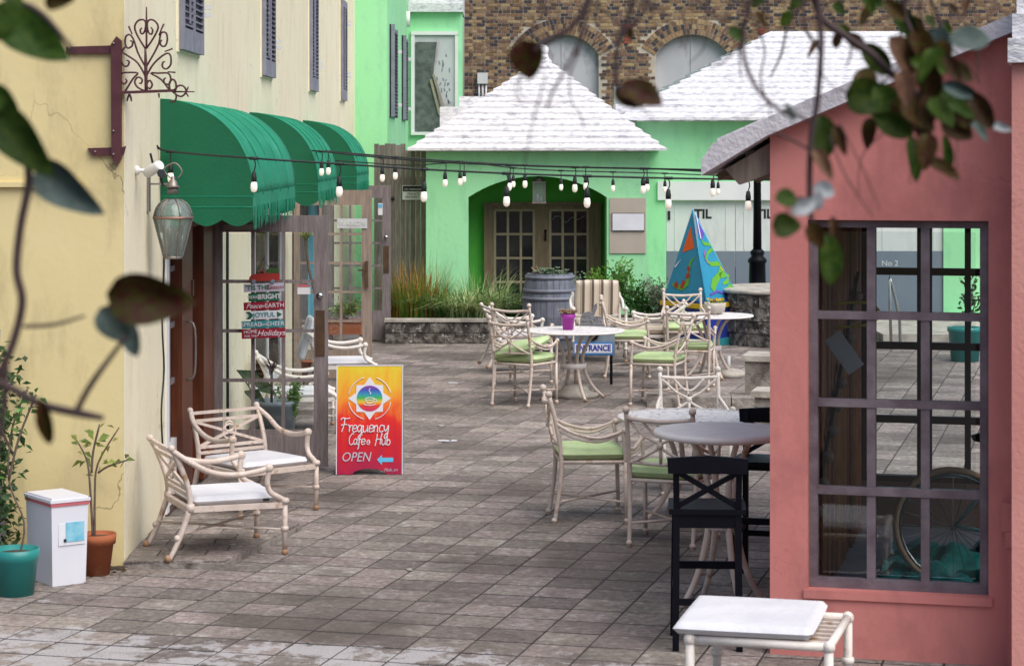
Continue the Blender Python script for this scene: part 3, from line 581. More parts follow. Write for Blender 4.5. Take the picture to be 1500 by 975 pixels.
# backing wall with openings: pieces around the arches
wl = MB(); X0, X1, ZT = -.8, 13.0, 6.6
edges = [X0]
segs = [(X0, arches[0][0]-arches[0][1]), (arches[0][0]+arches[0][1], arches[1][0]-arches[1][1]), (arches[1][0]+arches[1][1], X1)]
for a_, b_ in segs: wl.box(a_, b_, BY, BY+.5, 0, ZT)
for (cx, hw, zs, rise, Rr, zc) in arches:
    pts = [(cx+hw-2*hw*i/16, zc+math.sqrt(max(0, Rr*Rr-(hw-2*hw*i/16)**2))) for i in range(17)]
    for i in range(16): wl.prism([pts[i], (pts[i][0], ZT), (pts[i+1][0], ZT), pts[i+1]], BY, BY+.5)
    wl.box(cx-hw, cx+hw, BY, BY+.5, 0, 1.5)
obj('wall', wl, 'mortar', bk, (0, -BY, 0))
for (cx, hw, zs, rise, Rr, zc) in arches:
    fr_ = obj('arched_window', MB().box(cx-hw, cx+hw, BY+.2, BY+.25, 1.5, zs+rise), 'board', bk, (0, -BY, 0))
    obj('centre_strip', MB().box(cx-.02, cx+.03, BY+.18, BY+.2, 1.5, zs+rise), 'board', fr_)
    obj('leading_edge', MB().tube([(cx+hw*math.cos(R(180*i/12))*1.0, BY+.19, 0) for i in range(2)], .01, 4, 1), 'garage_grey', fr_) if False else None
    n = 38; a0 = math.asin(min(1, hw/Rr))
    for ring in range(3):
        r0 = Rr+.01+ring*.118; nn = int((a0*2*r0)/.078)
        bm = MB().prism([(-.032, 0), (.032, 0), (.036, .108), (-.036, .108)], -.014, .05); me = bm.mesh('voussoir', M['brick'])
        for k in range(nn+1):
            t = -a0+2*a0*k/nn; x = cx+math.sin(t)*r0; z = zc+math.cos(t)*r0
            obj('voussoir', me, None, bk, (x, rnd.uniform(-.004, .004), z), (0, t, 0))
CH = .0735; LW = .235
parts = []; allb = []
zrow = 2.85; row = 0
while zrow < 6.55:
    x = X0+.002; k = 0
    while x < 12.2:
        ln = (.168 if (k % 2 == 0) else .082)*rnd.uniform(.95, 1.05)
        if k == 0 and row % 2: ln = .09
        xc = x+ln/2
        if not in_arch(xc, zrow+.03, .365) and not in_arch(x, zrow+.03, .36) and not in_arch(x+ln, zrow+.03, .36): allb.append((x, ln, zrow))
        x += ln+.014; k += 1
    zrow += CH; row += 1
allb2 = [b for b in allb if b[1] > .14 and 690 < 733+66*b[0] < 1125 and b[2] > 3.9]; rnd.shuffle(allb2); allb2.sort(key=lambda b: -b[2]); sel = set(allb2[:298])
me_s = MB().box(-.5, .5, -.014, .05, 0, .057).mesh('brick', M['brick']); st = MB()
for b in allb:
    if b in sel:
        o = obj('brick', me_s, None, bk, (b[0]+b[1]/2, rnd.uniform(-.004, .005), b[2])); o.scale = (b[1], 1, 1)
    else: st.box(b[0], b[0]+b[1], BY-.014+rnd.uniform(-.004, .005), BY+.05, b[2], b[2]+.057)
obj('brick_field', st, 'brick', bk, (0, -BY, 0), kind='stuff')
st = MB()
for (px, y0_, y1_) in ((919, 34, 64), (1115, 36, 50)):
    for k in range(int((y1_-y0_)/4.85)):
        z = bz_(y1_)+k*CH; st.box(bx_(px)-.07, bx_(px)+.07, BY-.022, BY-.0, z, z+.0625)
obj('red_brick_patch', st, 'redbrick', bk, (0, -BY, 0))
ub = thing('utility_box', 'small pale grey utility box with pipes on the brick wall', 'utility box', (bx_(707), BY, 0))
obj('cabinet', MB().box(-.115, .115, -.16, -.03, bz_(123), bz_(107)), 'garage_white', ub)
for dx in (-.08, 0, .075): obj('pipe', MB().tube([(dx, -.09, bz_(123)), (dx, -.09, bz_(150))], .022, 8, 1), 'white', ub)
tk = tag(obj('white_tank', MB().box(bx_(880), bx_(910), BY-5.9, BY-5.5, 2.6+(220-158)/74, 2.6+(220-128)/74), 'board'), 'small white box standing between the two white roofs', 'box')

# ============================================================ MINT HOUSE WITH PYRAMID ROOF
HY = 3300/102; hs = 102.
def hx(px, s=hs): return (px-733)/s
def hz(py, s=hs): return 2.6+(220-py)/s
mh = thing('mint_arch_house', 'small mint green house with white pyramid roof and arched porch', 'building', (hx(786), HY, 0))
def hp(name, mb, m, parent=None, **kw): return obj(name, rel(mb, hx(786), HY), m, parent or mh, **kw)
ax0, ax1 = hx(686), hx(889); acx = (ax0+ax1)/2; ahw = (ax1-ax0)/2; azs = hz(289); ari = hz(258)-azs; aR = (ahw*ahw+ari*ari)/(2*ari); azc = azs+ari-aR
wl = MB().box(hx(624), ax0, HY, HY+.45, 0, 2.62).box(ax1, hx(950), HY, HY+.45, 0, 2.62)
pts = [(ax1-2*ahw*i/20, azc+math.sqrt(max(0, aR*aR-(ahw-2*ahw*i/20)**2))) for i in range(21)]
for i in range(20): wl.prism([pts[i], (pts[i][0], 2.62), (pts[i+1][0], 2.62), pts[i+1]], HY, HY+.45)
wl.box(hx(624), hx(624)+.2, HY+.451, HY+3.2, 0, 2.62).box(hx(950)-.2, hx(950), HY+.451, HY+3.2, 0, 2.62)
hp('wall', wl, 'green')
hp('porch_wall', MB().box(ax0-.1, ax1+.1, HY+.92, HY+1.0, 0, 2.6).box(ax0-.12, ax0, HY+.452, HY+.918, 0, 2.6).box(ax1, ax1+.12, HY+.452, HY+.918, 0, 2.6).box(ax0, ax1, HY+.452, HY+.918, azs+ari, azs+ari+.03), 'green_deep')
dy = HY+.80; ds = 3300/dy
def dx_(px): return (px-733)/ds
def dz_(py): return 2.6+(220-py)/ds
dd = hp('double_door', MB().box(dx_(709), dx_(717), dy-.02, dy+.1, 0, dz_(297)).box(dx_(872), dx_(880), dy-.02, dy+.1, 0, dz_(297)).box(dx_(717), dx_(872), dy-.02, dy+.1, dz_(301), dz_(296)).box(dx_(717), dx_(725), dy+.01, dy+.06, 0, dz_(301)).box(dx_(782), dx_(806), dy+.005, dy+.06, 0, dz_(301)).box(dx_(861), dx_(872), dy+.01, dy+.06, 0, dz_(301)).box(dx_(725), dx_(782), dy+.012, dy+.06, dz_(308), dz_(301)).box(dx_(806), dx_(861), dy+.012, dy+.06, dz_(308), dz_(301)).box(dx_(717), dx_(872), dy+.015, dy+.059, 0, dz_(448)), 'doorwood')
for (a_, b_) in ((725, 782), (806, 861)):
    cw = (b_-a_)/3
    for c in range(3):
        for r_ in range(4):
            hp('pane', MB().box(dx_(a_+c*cw+1.5), dx_(a_+(c+1)*cw-1.5), dy+.035, dy+.045, dz_(308+(r_+1)*35-1.5), dz_(308+r_*35+1.5)), 'darkglass', dd)
    for c in range(0, 4): hp('muntin', MB().box(dx_(a_+c*cw-1.7), dx_(a_+c*cw+1.7), dy+.003, dy+.05, dz_(448), dz_(308)), 'muntin', dd)
    for r_ in range(0, 5): hp('muntin', MB().box(dx_(a_), dx_(b_), dy+.006, dy+.05, dz_(308+r_*35+1.6), dz_(308+r_*35-1.6)), 'muntin', dd)
hp('handle', MB().tube([(dx_(799), dy-.01, dz_(341)), (dx_(799), dy-.05, dz_(346)), (dx_(799), dy-.01, dz_(352))], .014, 6).ball((dx_(799), dy-.02, dz_(338)), .02), 'black', dd)
hp('graffiti', MB().tube([(dx_(809), dy+.03, dz_(322)), (dx_(814), dy+.03, dz_(317)), (dx_(822), dy+.03, dz_(318)), (dx_(829), dy+.03, dz_(326)), (dx_(838), dy+.03, dz_(318)), (dx_(846), dy+.03, dz_(322)), (dx_(857), dy+.03, dz_(316))], .006, 4), 'garage_grey', dd)
def stepped_roof(house, ox, oy, x0, x1, y0, y1, z0, rx0, rx1, ry, z1, n, m='roofwhite', fascia=.1):
    rf = obj('roof', MB().box(x0+.25-ox, x1-.25-ox, y0+.25-oy, y1-.25-oy, z0-.03, z0+.02), m, house)
    rr = random.Random(n)
    for k in range(n):
        t = k/n; a0 = x0+(rx0-x0)*t; a1 = x1+(rx1-x1)*t; b0 = y0+(ry-y0)*t; b1 = y1+(ry-y1)*t
        za = z0+(z1-z0)*t; h_ = (z1-z0)/n; zb = za+h_+(fascia if k == 0 else 0)*0
        mb = MB(); ring0 = []; ring1 = []; ring2 = []
        ins = .018; t2 = (k+1.35)/n; c0 = x0+(rx0-x0)*t2; c1 = x1+(rx1-x1)*t2; d0 = y0+(ry-y0)*t2; d1 = y1+(ry-y1)*t2
        t2 = min(t2, 1.0); c0 = x0+(rx0-x0)*t2; c1 = x1+(rx1-x1)*t2; d0 = y0+(ry-y0)*t2; d1 = y1+(ry-y1)*t2
        if c1-c0 < .05: c0 -= .03; c1 += .03
        if d1-d0 < .05: d0 -= .03; d1 += .03
        def per(xa, xb, ya, yb2, m_=14):
            out = []
            for (p, q) in (((xa, ya), (xb, ya)), ((xb, ya), (xb, yb2)), ((xb, yb2), (xa, yb2)), ((xa, yb2), (xa, ya))):
                for i in range(m_): out.append((p[0]+(q[0]-p[0])*i/m_, p[1]+(q[1]-p[1])*i/m_))
            return out
        P0 = per(a0, a1, b0, b1); P2 = per(c0, c1, d0, d1); n_ = len(P0)
        jit = [rr.uniform(-.007, .007) for _ in P0]; jz = [rr.uniform(-.005, .005) for _ in P0]
        lip = h_*.27
        vs = [(p[0]-ox, p[1]+jit[i]-oy, za-.015) for i, p in enumerate(P0)]+[(p[0]+jit[i]-ox, p[1]+jit[i]-oy, za+lip+jz[i]) for i, p in enumerate(P0)]+[(p[0]-ox, p[1]-oy, za+h_+lip*.35+jz[i]*.5) for i, p in enumerate(P2)]
        fs = [(i, (i+1) % n_, n_+(i+1) % n_, n_+i) for i in range(n_)]+[(n_+i, n_+(i+1) % n_, 2*n_+(i+1) % n_, 2*n_+i) for i in range(n_)]
        fs.append(tuple(range(2*n_, 3*n_)))
        fs.append(tuple(range(n_-1, -1, -1)))
        obj('roof_course', mb.add(vs, fs), m, rf)
    return rf
rf = stepped_roof(mh, hx(786), HY, hx(598), hx(975), HY-.28, HY+3.2, hz(219), .63, .66, HY+1.55, 4.0, 16)
obj('finial', MB().ball((.645-hx(786), 1.55, 4.1), .085, 10, 1.1).lathe([(.1, 3.95), (.06, 4.06)], 10, (.645-hx(786), 1.55, 0)), 'roofwhite', rf)
hp('parapet', MB().box(-.95, .2, HY+3.0, HY+3.3, 2.5, 3.28).box(-.65, .2, HY+3.3, HY+3.6, 2.5, 3.45), 'roofwhite')
pn = hp('render_panel', MB().box(hx(893), hx(946), HY-.02, HY-.002, hz(371), hz(290)), 'tan')
pl = thing('wall_plaque', 'blank white rectangular plaque on a beige panel of the mint wall', 'plaque', (hx(920), HY-.022, 0))
obj('board', MB().box(-.225, .225, -.03, -.001, hz(337), hz(313)), 'plate', pl); obj('rim', MB().box(-.235, .235, -.018, -.002, hz(338.5), hz(311.5)), 'pewter', pl)
# porch lantern
pl = thing('porch_lantern', 'square metal lantern hanging under the arch of the mint house', 'lantern', (hx(790), HY+.25, 0))
lz0, lz1 = hz(297), hz(267)
fr_ = MB()
for sx_, sy_ in ((-1, -1), (1, -1), (1, 1), (-1, 1)): fr_.bar((sx_*.085, sy_*.085, lz0), (sx_*.085, sy_*.085, lz1), .014, .014)
fr_.box(-.1, .1, -.1, .1, lz0-.015, lz0+.01); fr_.box(-.1, .1, -.1, .1, lz1-.01, lz1+.01)
obj('frame', fr_, 'pewter', pl); obj('glass', MB().box(-.08, .08, -.08, .08, lz0+.011, lz1-.011), 'lampglass', pl)
obj('cap', MB().lathe([(.1, lz1+.011), (.05, lz1+.07), (.02, lz1+.12)], 4), 'pewter', pl); obj('hook', MB().tube([(0, 0, lz1+.1), (0, 0, azs+ari+.02)], .008, 6, 1), 'pewter', pl)
obj('candle', MB().lathe([(.02, lz0+.01), (.02, lz0+.12)], 8, (-.02, 0, 0)).lathe([(.015, lz0+.01), (.015, lz0+.09)], 8, (.03, .02, 0)), 'whitefab', pl)

# ============================================================ RIGHT MINT BUILDING (GARAGE)
RY = 3300/98; rs = 98.
def rx(px): return (px-733)/rs
def rz_(py): return 2.6+(220-py)/rs
rb = thing('mint_garage_building', 'long mint green building with white stepped roof and white and grey garage doors', 'building', (rx(950), RY, 0))
def rp(name, mb, m, parent=None, **kw): return obj(name, rel(mb, rx(950), RY), m, parent or rb, **kw)
gx0, gx1 = rx(976), rx(1382)
rp('wall', MB().box(1.75, gx0, RY, RY+.4, 0, 3.08).box(gx1, 9.5, RY, RY+.4, 0, 3.08).box(gx0, gx1, RY, RY+.4, rz_(294), 3.08), 'green')
rp('side_wall', MB().box(9.1, 9.5, RY+.401, RY+6, 0, 3.08).box(1.75, 2.0, RY+.401, RY+6, 0, 3.08), 'green')
rp('lintel_board', MB().box(rx(963), rx(1395), RY-.05, RY-.002, rz_(293), rz_(266)), 'white')
rp('ledge', MB().box(gx1+.01, 9.5, RY-.25, RY-.002, 0, .12), 'green')
nd = 4; dw = (gx1-gx0)/nd
for k in range(nd):
    a_ = gx0+k*dw+.006; b_ = gx0+(k+1)*dw-.006
    gd = rp('garage_door', MB().box(a_, b_, RY+.04, RY+.09, rz_(368), rz_(294.5)), 'garage_white')
    rp('lower_panel', MB().box(a_, b_, RY+.03, RY+.09, 0, rz_(368)-.002), 'garage_grey', gd)
    rp('batten', MB().box(a_+.12, a_+.14, RY+.033, RY+.039, rz_(366), rz_(300)).box(b_-.14, b_-.12, RY+.033, RY+.039, rz_(366), rz_(300)), 'garage_white', gd)
    if k == 0: rp('hinge', MB().box(a_+.02, a_+.055, RY+.02, RY+.035, rz_(322), rz_(309)), 'ink', gd)
    if k < 2:
        tx = (1024, 1114)[k]
        text('TIL', .19, 'ink', gd, (rx(tx)+.06-rx(950), .035, rz_(314)), bold=.006)
    if k == 2: text('No 2', .12, 'garage_white', gd, (rx(1304)-rx(950), .025, rz_(386)))
stepped_roof(rb, rx(950), RY, 1.68, 9.7, RY-.3, RY+6.3, rz_(175), 4.4, 6.6, RY+3.0, 4.52, 15)
for k in range(9):
    px = 937+k*35.7
    rp('rafter_tail', MB().box(rx(px)-.055, rx(px)+.055, RY-.27, RY-.003, rz_(178), rz_(175.2)), 'white')
rp('lower_roof', MB().box(1.75, 2.3, RY+.5, RY+1.2, 3.09, 3.3), 'roofwhite')

# ============================================================ FENCE
fe = thing('board_fence', 'dark weathered vertical board fence closing the alley by the mint house', 'fence', (-1.5, 33.0, 0))
x = -1.85
k = 0
while x < -1.10:
    w_ = rnd.uniform(.066, .085)
    obj('board', MB().box(x+1.5, x+1.5+w_-.003, rnd.uniform(-.006, .006), .03, .02, 2.62+rnd.uniform(-.02, .02)+(.06 if x < -1.4 else 0)), 'fencewood', fe); x += w_
obj('rail', MB().box(-.25, .4, .035, .08, .5, .6).box(-.25, .4, .035, .08, 2.1, 2.2), 'fencewood', fe)
obj('knot', MB().ball((W(575, 291, 100).x+1.5, -.01, W(575, 291, 100).z), .03), 'ink', fe)
ps = thing('private_property_sign', 'small black and white private property sign on the board fence', 'sign', (W(606, 282, 100).x, 32.98, W(606, 282, 100).z))
obj('panel', MB().box(-.165, .165, -.012, -.001, -.105, .105), 'garage_white', ps); obj('header', MB().box(-.158, .158, -.016, -.0125, .015, .098), 'ink', ps)
text('NO TRESPASSING', .034, 'garage_white', ps, (0, -.018, .045)); text('PRIVATE', .05, 'ink', ps, (0, -.0145, -.022)); text('PROPERTY', .05, 'ink', ps, (0, -.0145, -.07))

# ============================================================ PLANTER WALL
PY = 30.3
pw = thing('stone_planter', 'low planter wall of dark lichened stone blocks with pale coping', 'planter', (-1.55, PY, 0))
x = -1.55; 
for c in range(2):
    x = -1.55 - (c*.15)
    x = max(x, -1.55)
    first = True
    while x < 2.55:
        ln = rnd.uniform(.32, .44)*(.55 if (first and c) else 1); first = False; x2 = min(x+ln, 2.6)
        q = rnd.uniform(-.012, .012)
        mb = MB().box(x+.006+1.55, x2-.006+1.55, q, .2, c*.145+.004, c*.145+.139); obj('stone_block', mb, 'stone', pw); x = x2
obj('coping', MB().box(-.01, 4.17, -.03, .22, .292, .33), 'coping', pw)
obj('backing', MB().box(0, 4.15, .03, .19, 0, .29), 'mortar', pw)
obj('soil', MB().box(.0, 3.9, .201, 1.85, 0, .26), 'earth', pw)
dk = thing('stone_drum', 'rounded drum of dark lichened stone blocks with pale top beside the lamp post', 'planter', (3.97, 30.55, 0))
nB = 16
for c in range(4):
    for k in range(nB):
        t0 = 2*math.pi*(k+.5*(c % 2))/nB; t1 = t0+2*math.pi/nB-.02; r_ = 1.0+rnd.uniform(-.02, .02); mid = (t0+t1)/2
        pts = [(r_*math.cos(t0), r_*math.sin(t0)), (r_*1.01*math.cos(mid), r_*1.01*math.sin(mid)), (r_*math.cos(t1), r_*math.sin(t1)), (.75*math.cos(t1), .75*math.sin(t1)), (.75*math.cos(t0), .75*math.sin(t0))]
        if math.sin(mid) < .4: obj('stone_block', MB().prism(pts, c*.172+.004, c*.172+.162, 'xy'), 'stone', dk)
obj('core', MB().lathe([(.965, 0), (.965, .69)], 32), 'mortar', dk); obj('cap', MB().lathe([(1.02, .692), (1.03, .72), (1.0, .745)], 32), 'coping', dk)

# stone steps near the pink wall
for (px, py, s_, w_, h_, d_, lb) in ((1135, 590, 142, .55, .5, .5, 'rough grey stone block with flat top beside the pink building, farther one'), (1148, 640, 155, .50, .34, .4, 'rough grey stone block close to the pink wall behind the black stool, nearer one')):
    p = W(px, py, s_); t = thing('stone_step', lb, 'stone block', (p.x, p.y, 0), R(-14))
    obj('block', MB().box(-w_/2, w_/2, -d_/2, d_/2, 0, h_-.06), 'stone2', t); obj('cap_stone', MB().box(-w_/2-.03, w_/2+.03, -d_/2-.03, d_/2+.03, h_-.057, h_), 'coping', t)
kb = thing('stone_kerb', 'low weathered stone kerb behind the near white chair', 'kerb', (2.35, 22.9, 0), R(-4))
for k in range(4): obj('kerb_stone', MB().box(-.86+k*.43, -.44+k*.43, -.12, .25, 0, .10+rnd.uniform(-.01, .01)), 'stone2', kb)

# ============================================================ PLANTS
def plant(name, label, cat, loc, group=None): return thing(name, label, cat, loc, 0, group)
def bladeclump(t, n, rx_, ry_, h0, h1, lean, wd, m, nm='blades'):
    mb = MB()
    for _ in range(n):
        a_ = rnd.uniform(0, 2*math.pi); r_ = math.sqrt(rnd.random())
        mb.blade((rx_*r_*math.cos(a_), ry_*r_*math.sin(a_), 0), a_+rnd.uniform(-.8, .8), rnd.uniform(h0, h1), rnd.uniform(*lean), wd*rnd.uniform(.7, 1.2))
    return obj(nm, mb, m, t)
def shrub(t, n, rx_, ry_, h, lsize, m, stems=6, nm='foliage', lw=.5, z0=0.05, top=1.0):
    st_ = MB(); tips = []
    for k in range(stems):
        a_ = rnd.uniform(0, 2*math.pi); r_ = rnd.uniform(.3, 1)
        q = Vector((rx_*r_*math.cos(a_), ry_*r_*math.sin(a_), h*rnd.uniform(.6, 1)*top)); mid = q*.5+Vector((0, 0, h*.12)); st_.tube([(q.x*.1, q.y*.1, 0), mid, q], [.012, .008, .004], 5, 3); tips.append((Vector((q.x*.1, q.y*.1, 0)), mid, q))
    obj('stems', st_, 'stem', t); mb = MB()
    for _ in range(n):
        a0, b0, c0 = rnd.choice(tips); u = rnd.uniform(.25, 1); p = (a0*(1-u)**2+b0*2*u*(1-u)+c0*u*u)+Vector([rnd.gauss(0, .16*min(rx_, h)) for _ in range(3)])
        if p.z < z0: continue
        d = Vector((p.x, p.y, .35*h+rnd.uniform(-.3, .5)*h)); d = d.normalized()+Vector([rnd.uniform(-.6, .6) for _ in range(3)])
        mb.leaf(p, d, lsize*rnd.uniform(.6, 1.2), lsize*lw*rnd.uniform(.7, 1.1))
    return obj(nm, mb, m, t)
t = plant('reed_clump', 'tall orange tipped reeds in the planter by the board fence', 'plant', (-1.15, 31.0, .26))
bladeclump(t, 300, .42, .3, .5, 1.0, (.0, .45), .018, 'reed'); bladeclump(t, 420, .45, .3, .35, .75, (.1, .7), .024, 'reed_g', 'green_blades')
t = plant('variegated_grass', 'cream striped arching grass in the middle of the planter', 'plant', (-.5, 30.9, .26))
bladeclump(t, 620, .44, .28, .35, .68, (.5, 1.4), .026, 'varie'); bladeclump(t, 260, .44, .28, .3, .62, (.4, 1.2), .024, 'g_mid', 'green_blades')
t = plant('variegated_grass', 'wispy taller green grass before the left side of the arch', 'plant', (-.3, 31.5, .26)); bladeclump(t, 130, .45, .2, .5, .95, (.1, .8), .012, 'varie'); bladeclump(t, 200, .45, .2, .4, .7, (.2, .9), .02, 'g_mid', 'green_blades')
t = plant('strap_leaf_plant', 'dark green strap leaved plant between striped grass and barrel', 'plant', (.15, 31.2, .26)); bladeclump(t, 320, .38, .25, .35, .65, (.4, 1.3), .026, 'g_dark'); bladeclump(t, 120, .3, .2, .25, .45, (.4, 1.3), .02, 'g_mid', 'light_blades')
t = plant('leafy_shrub', 'bright green glossy shrub behind the striped chair', 'shrub', (1.5, 31.3, .2)); shrub(t, 900, .36, .25, .85, .08, 'g_bright', 11)
t = plant('leafy_shrub', 'dark green shrub directly right of the striped chair', 'shrub', (1.93, 31.1, .1)); shrub(t, 800, .30, .25, .75, .085, 'g_mid', 10)
t = plant('sage_shrub', 'silvery sage grey shrub beside the painted pyramid', 'shrub', (2.26, 30.85, .1)); shrub(t, 1300, .28, .22, .78, .06, 'g_sage', 14)

# barrel
br = thing('barrel', 'grey weathered wooden barrel used as a planter before the arch', 'barrel', (W(805, 0, 112).x, 29.3, 0))
prof = [(.295, 0), (.335, .2), (.36, .45), (.35, .68), (.325, .88), (.30, 1.0)]
nS = 26
for k in range(nS):
    t0 = 2*math.pi*k/nS+.006; t1 = 2*math.pi*(k+1)/nS-.006; mb = MB(); q = rnd.uniform(-.003, .003)
    vs = [((r_+q)*math.cos(tt), (r_+q)*math.sin(tt), z) for r_, z in prof for tt in (t0, t1)]+[((r_-.03)*math.cos(tt), (r_-.03)*math.sin(tt), z) for r_, z in prof for tt in (t0, t1)]
    m_ = len(prof); fs = [(2*i, 2*i+1, 2*i+3, 2*i+2) for i in range(m_-1)]+[(2*m_-2, 2*m_-1, 4*m_-1, 4*m_-2)]
    for i in range(m_-1): fs += [(2*i, 2*i+2, 2*m_+2*i+2, 2*m_+2*i), (2*i+1, 2*m_+2*i+1, 2*m_+2*i+3, 2*i+3)]
    obj('stave', mb.add(vs, fs), 'barrel', br)
for z, r_ in ((.02, .302), (.16, .334), (.26, .349), (.66, .357), (.76, .347), (.93, .320)):
    obj('hoop', MB().lathe([(r_-.006, z), (r_+.004, z), (r_+.002, z+.045), (r_-.01, z+.045)], 32, cap=False), 'hoop', br)
obj('soil', MB().lathe([(.27, .9), (.27, .96)], 24), 'earth', br)
t = plant('succulent_plant', 'pale grey green succulents growing in the barrel top', 'plant', (br.location.x, 29.3, .96)); mb = MB()
for k in range(46):
    a_ = rnd.uniform(0, 6.28); r_ = rnd.uniform(0, .24); c = Vector((r_*math.cos(a_), r_*math.sin(a_), rnd.uniform(.0, .09)))
    for j in range(9):
        b_ = j*2.4; mb.leaf(c, (math.cos(b_), math.sin(b_), .7), .05, .028, (0, 0, 1), 0)
obj('rosettes', mb, 'succulent', t, kind='stuff')
mb = MB().tube([(.2, 0, -.05), (.33, -.05, 0), (.40, -.05, -.06)], .006, 5)
for k in range(40): mb.leaf((.28+rnd.uniform(0, .16), rnd.uniform(-.1, .05), rnd.uniform(-.12, .06)), (rnd.uniform(-1, 1), rnd.uniform(-1, 1), .4), .04, .025)
obj('trailing_stem', mb, 'succulent', t); obj('twig', MB().tube([(-.14, 0, 0), (-.24, 0, .12)], .005, 5, 1).tube([(-.1, 0, 0), (-.18, 0, .14)], .004, 5, 1), 'paleflower', t)

# ============================================================ PAINTED PYRAMID
sp = thing('painted_pyramid', 'tall blue pyramid sculpture painted with green and red serpent shapes', 'sculpture', (W(1028, 0, 110).x, 30.0, 0))
s_ = 110.
def q_(px, py, yo=0): return Vector(((px-733)/s_-sp.location.x, yo, 2.6-(py-220)/s_))
ap = q_(1017, 308); bl = q_(976, 440, .45); br_ = q_(1087, 440, .55); fr0 = q_(1031, 440, -.30); bk0 = q_(1040, 440, 1.0); ap.y = .3
obj('body', MB().add([ap, bl, fr0, br_, bk0], [(0, 1, 2), (0, 2, 3), (0, 3, 4), (0, 4, 1), (1, 4, 3, 2)]), 'fish', sp)
def onface(A, B, C, u, v, off=.006):
    n_ = (B-A).cross(C-A).normalized(); p = A+(B-A)*u+(C-A)*v
    if n_.y > 0: n_ = -n_
    return p+n_*off
def facecoord(px, py, A, B, C):   # intersect the view of that pixel with the face plane
    a2 = lambda P: Vector(((P.x+sp.location.x)*3300/(P.y+30.0)+733, (CAMZ-P.z)*3300/(P.y+30.0)+220))
    a_, b_, c_ = a2(A), a2(B), a2(C); p = Vector((px, py)); m_ = Matrix(((b_.x-a_.x, c_.x-a_.x), (b_.y-a_.y, c_.y-a_.y))); u = m_.inverted() @ (p-a_); return u
def stroke(face, pts, wd, m, nm='painted_band', off=.006):
    A, B, C = face; mb = MB(); P = []
    for px, py in pts: u = facecoord(px, py, A, B, C); P.append(onface(A, B, C, u.x, u.y, off))
    n_ = (B-A).cross(C-A).normalized(); vs = []; 
    for i, p in enumerate(P):
        d = (P[min(i+1, len(P)-1)]-P[max(i-1, 0)]).normalized(); a_ = d.cross(n_).normalized()*(wd[i] if isinstance(wd, (list, tuple)) else wd)/2; vs += [p-a_, p+a_]
    return obj(nm, mb.add(vs, [(2*i, 2*i+1, 2*i+3, 2*i+2) for i in range(len(P)-1)]), m, sp)
def patch(face, pts, m, nm='painted_patch', off=.005):
    A, B, C = face; vs = []
    for px, py in pts: u = facecoord(px, py, A, B, C); vs.append(onface(A, B, C, u.x, u.y, off))
    return obj(nm, MB().add(vs, [tuple(range(len(vs)))]), m, sp)
FL = (ap, bl, fr0); FR = (ap, fr0, br_)
patch(FL, [(1012, 332), (1017.5, 364), (1000, 370)], 'orange')
stroke(FL, [(1016.5, 309), (1019.5, 330), (1022.5, 362)], [.01, .03, .03], 'plate'); stroke(FL, [(1016, 318), (1017, 330), (1019, 345)], .012, 'violet', off=.008)
stroke(FL, [(985, 416), (992, 419), (1000, 422), (1007, 416), (1009, 404), (1010, 392), (1013, 383), (1018, 377)], [.03, .06, .07, .075, .07, .055, .04, .02], 'lime')
for a_ in ([(990, 414), (993, 421)], [(999, 422), (1003, 411)], [(1006, 406), (1011, 402)], [(1008, 396), (1011, 392)]): stroke(FL, a_, .07, 'redp', off=.009)
stroke(FL, [(989, 391), (998, 380)], [.03, .005], 'plate')
patch(FR, [(1018, 309), (1032, 341), (1028, 352), (1024, 350)], 'violet'); stroke(FR, [(1018.5, 312), (1022, 330), (1026, 350)], .025, 'plate', off=.008)
stroke(FR, [(1026, 350), (1030, 357), (1040, 358), (1043, 364), (1036, 371), (1034, 380), (1040, 387), (1052, 386), (1056, 393), (1053, 403), (1046, 413), (1043, 425)], [.02, .05, .05, .05, .045, .05, .06, .07, .09, .08, .12, .10], 'lime')
stroke(FR, [(1033, 366), (1030.5, 372), (1033, 381), (1037, 387)], .018, 'mag', off=.009)
stroke(FR, [(1053, 404), (1060, 402), (1066, 404), (1065, 412), (1058, 416)], [.07, .08, .08, .07, .03], 'lime'); stroke(FR, [(1063, 425), (1070, 420), (1076, 422)], [.05, .09, .05], 'lime')
stroke(FR, [(1054, 391), (1059, 397)], .02, 'yellowp', off=.009); stroke(FR, [(1040, 432), (1050, 427), (1060, 430), (1072, 427), (1083, 431)], .03, 'violet', off=.009)
obj('edge_strip', MB().tube([ap, br_], .012, 5, 1), 'cyanl', sp); obj('edge_strip', MB().tube([ap, fr0], .010, 5, 1), 'fish', sp)
bz = fr0.z
obj('plinth', MB().prism([(bl.x-.02, .5), (fr0.x, -.4), (br_.x+.03, .5), (.2, 1.1)], .1, bz-.004, 'xy'), 'deepblue', sp)
obj('plinth_rim', MB().prism([(bl.x-.05, .5), (fr0.x, -.46), (br_.x+.06, .5), (.2, 1.16)], bz-.09, bz-.03, 'xy'), 'yellowp', sp)
obj('plinth_foot', MB().prism([(bl.x-.05, .5), (fr0.x, -.46), (br_.x+.06, .5), (.2, 1.16)], 0, .1, 'xy'), 'tealp', sp)

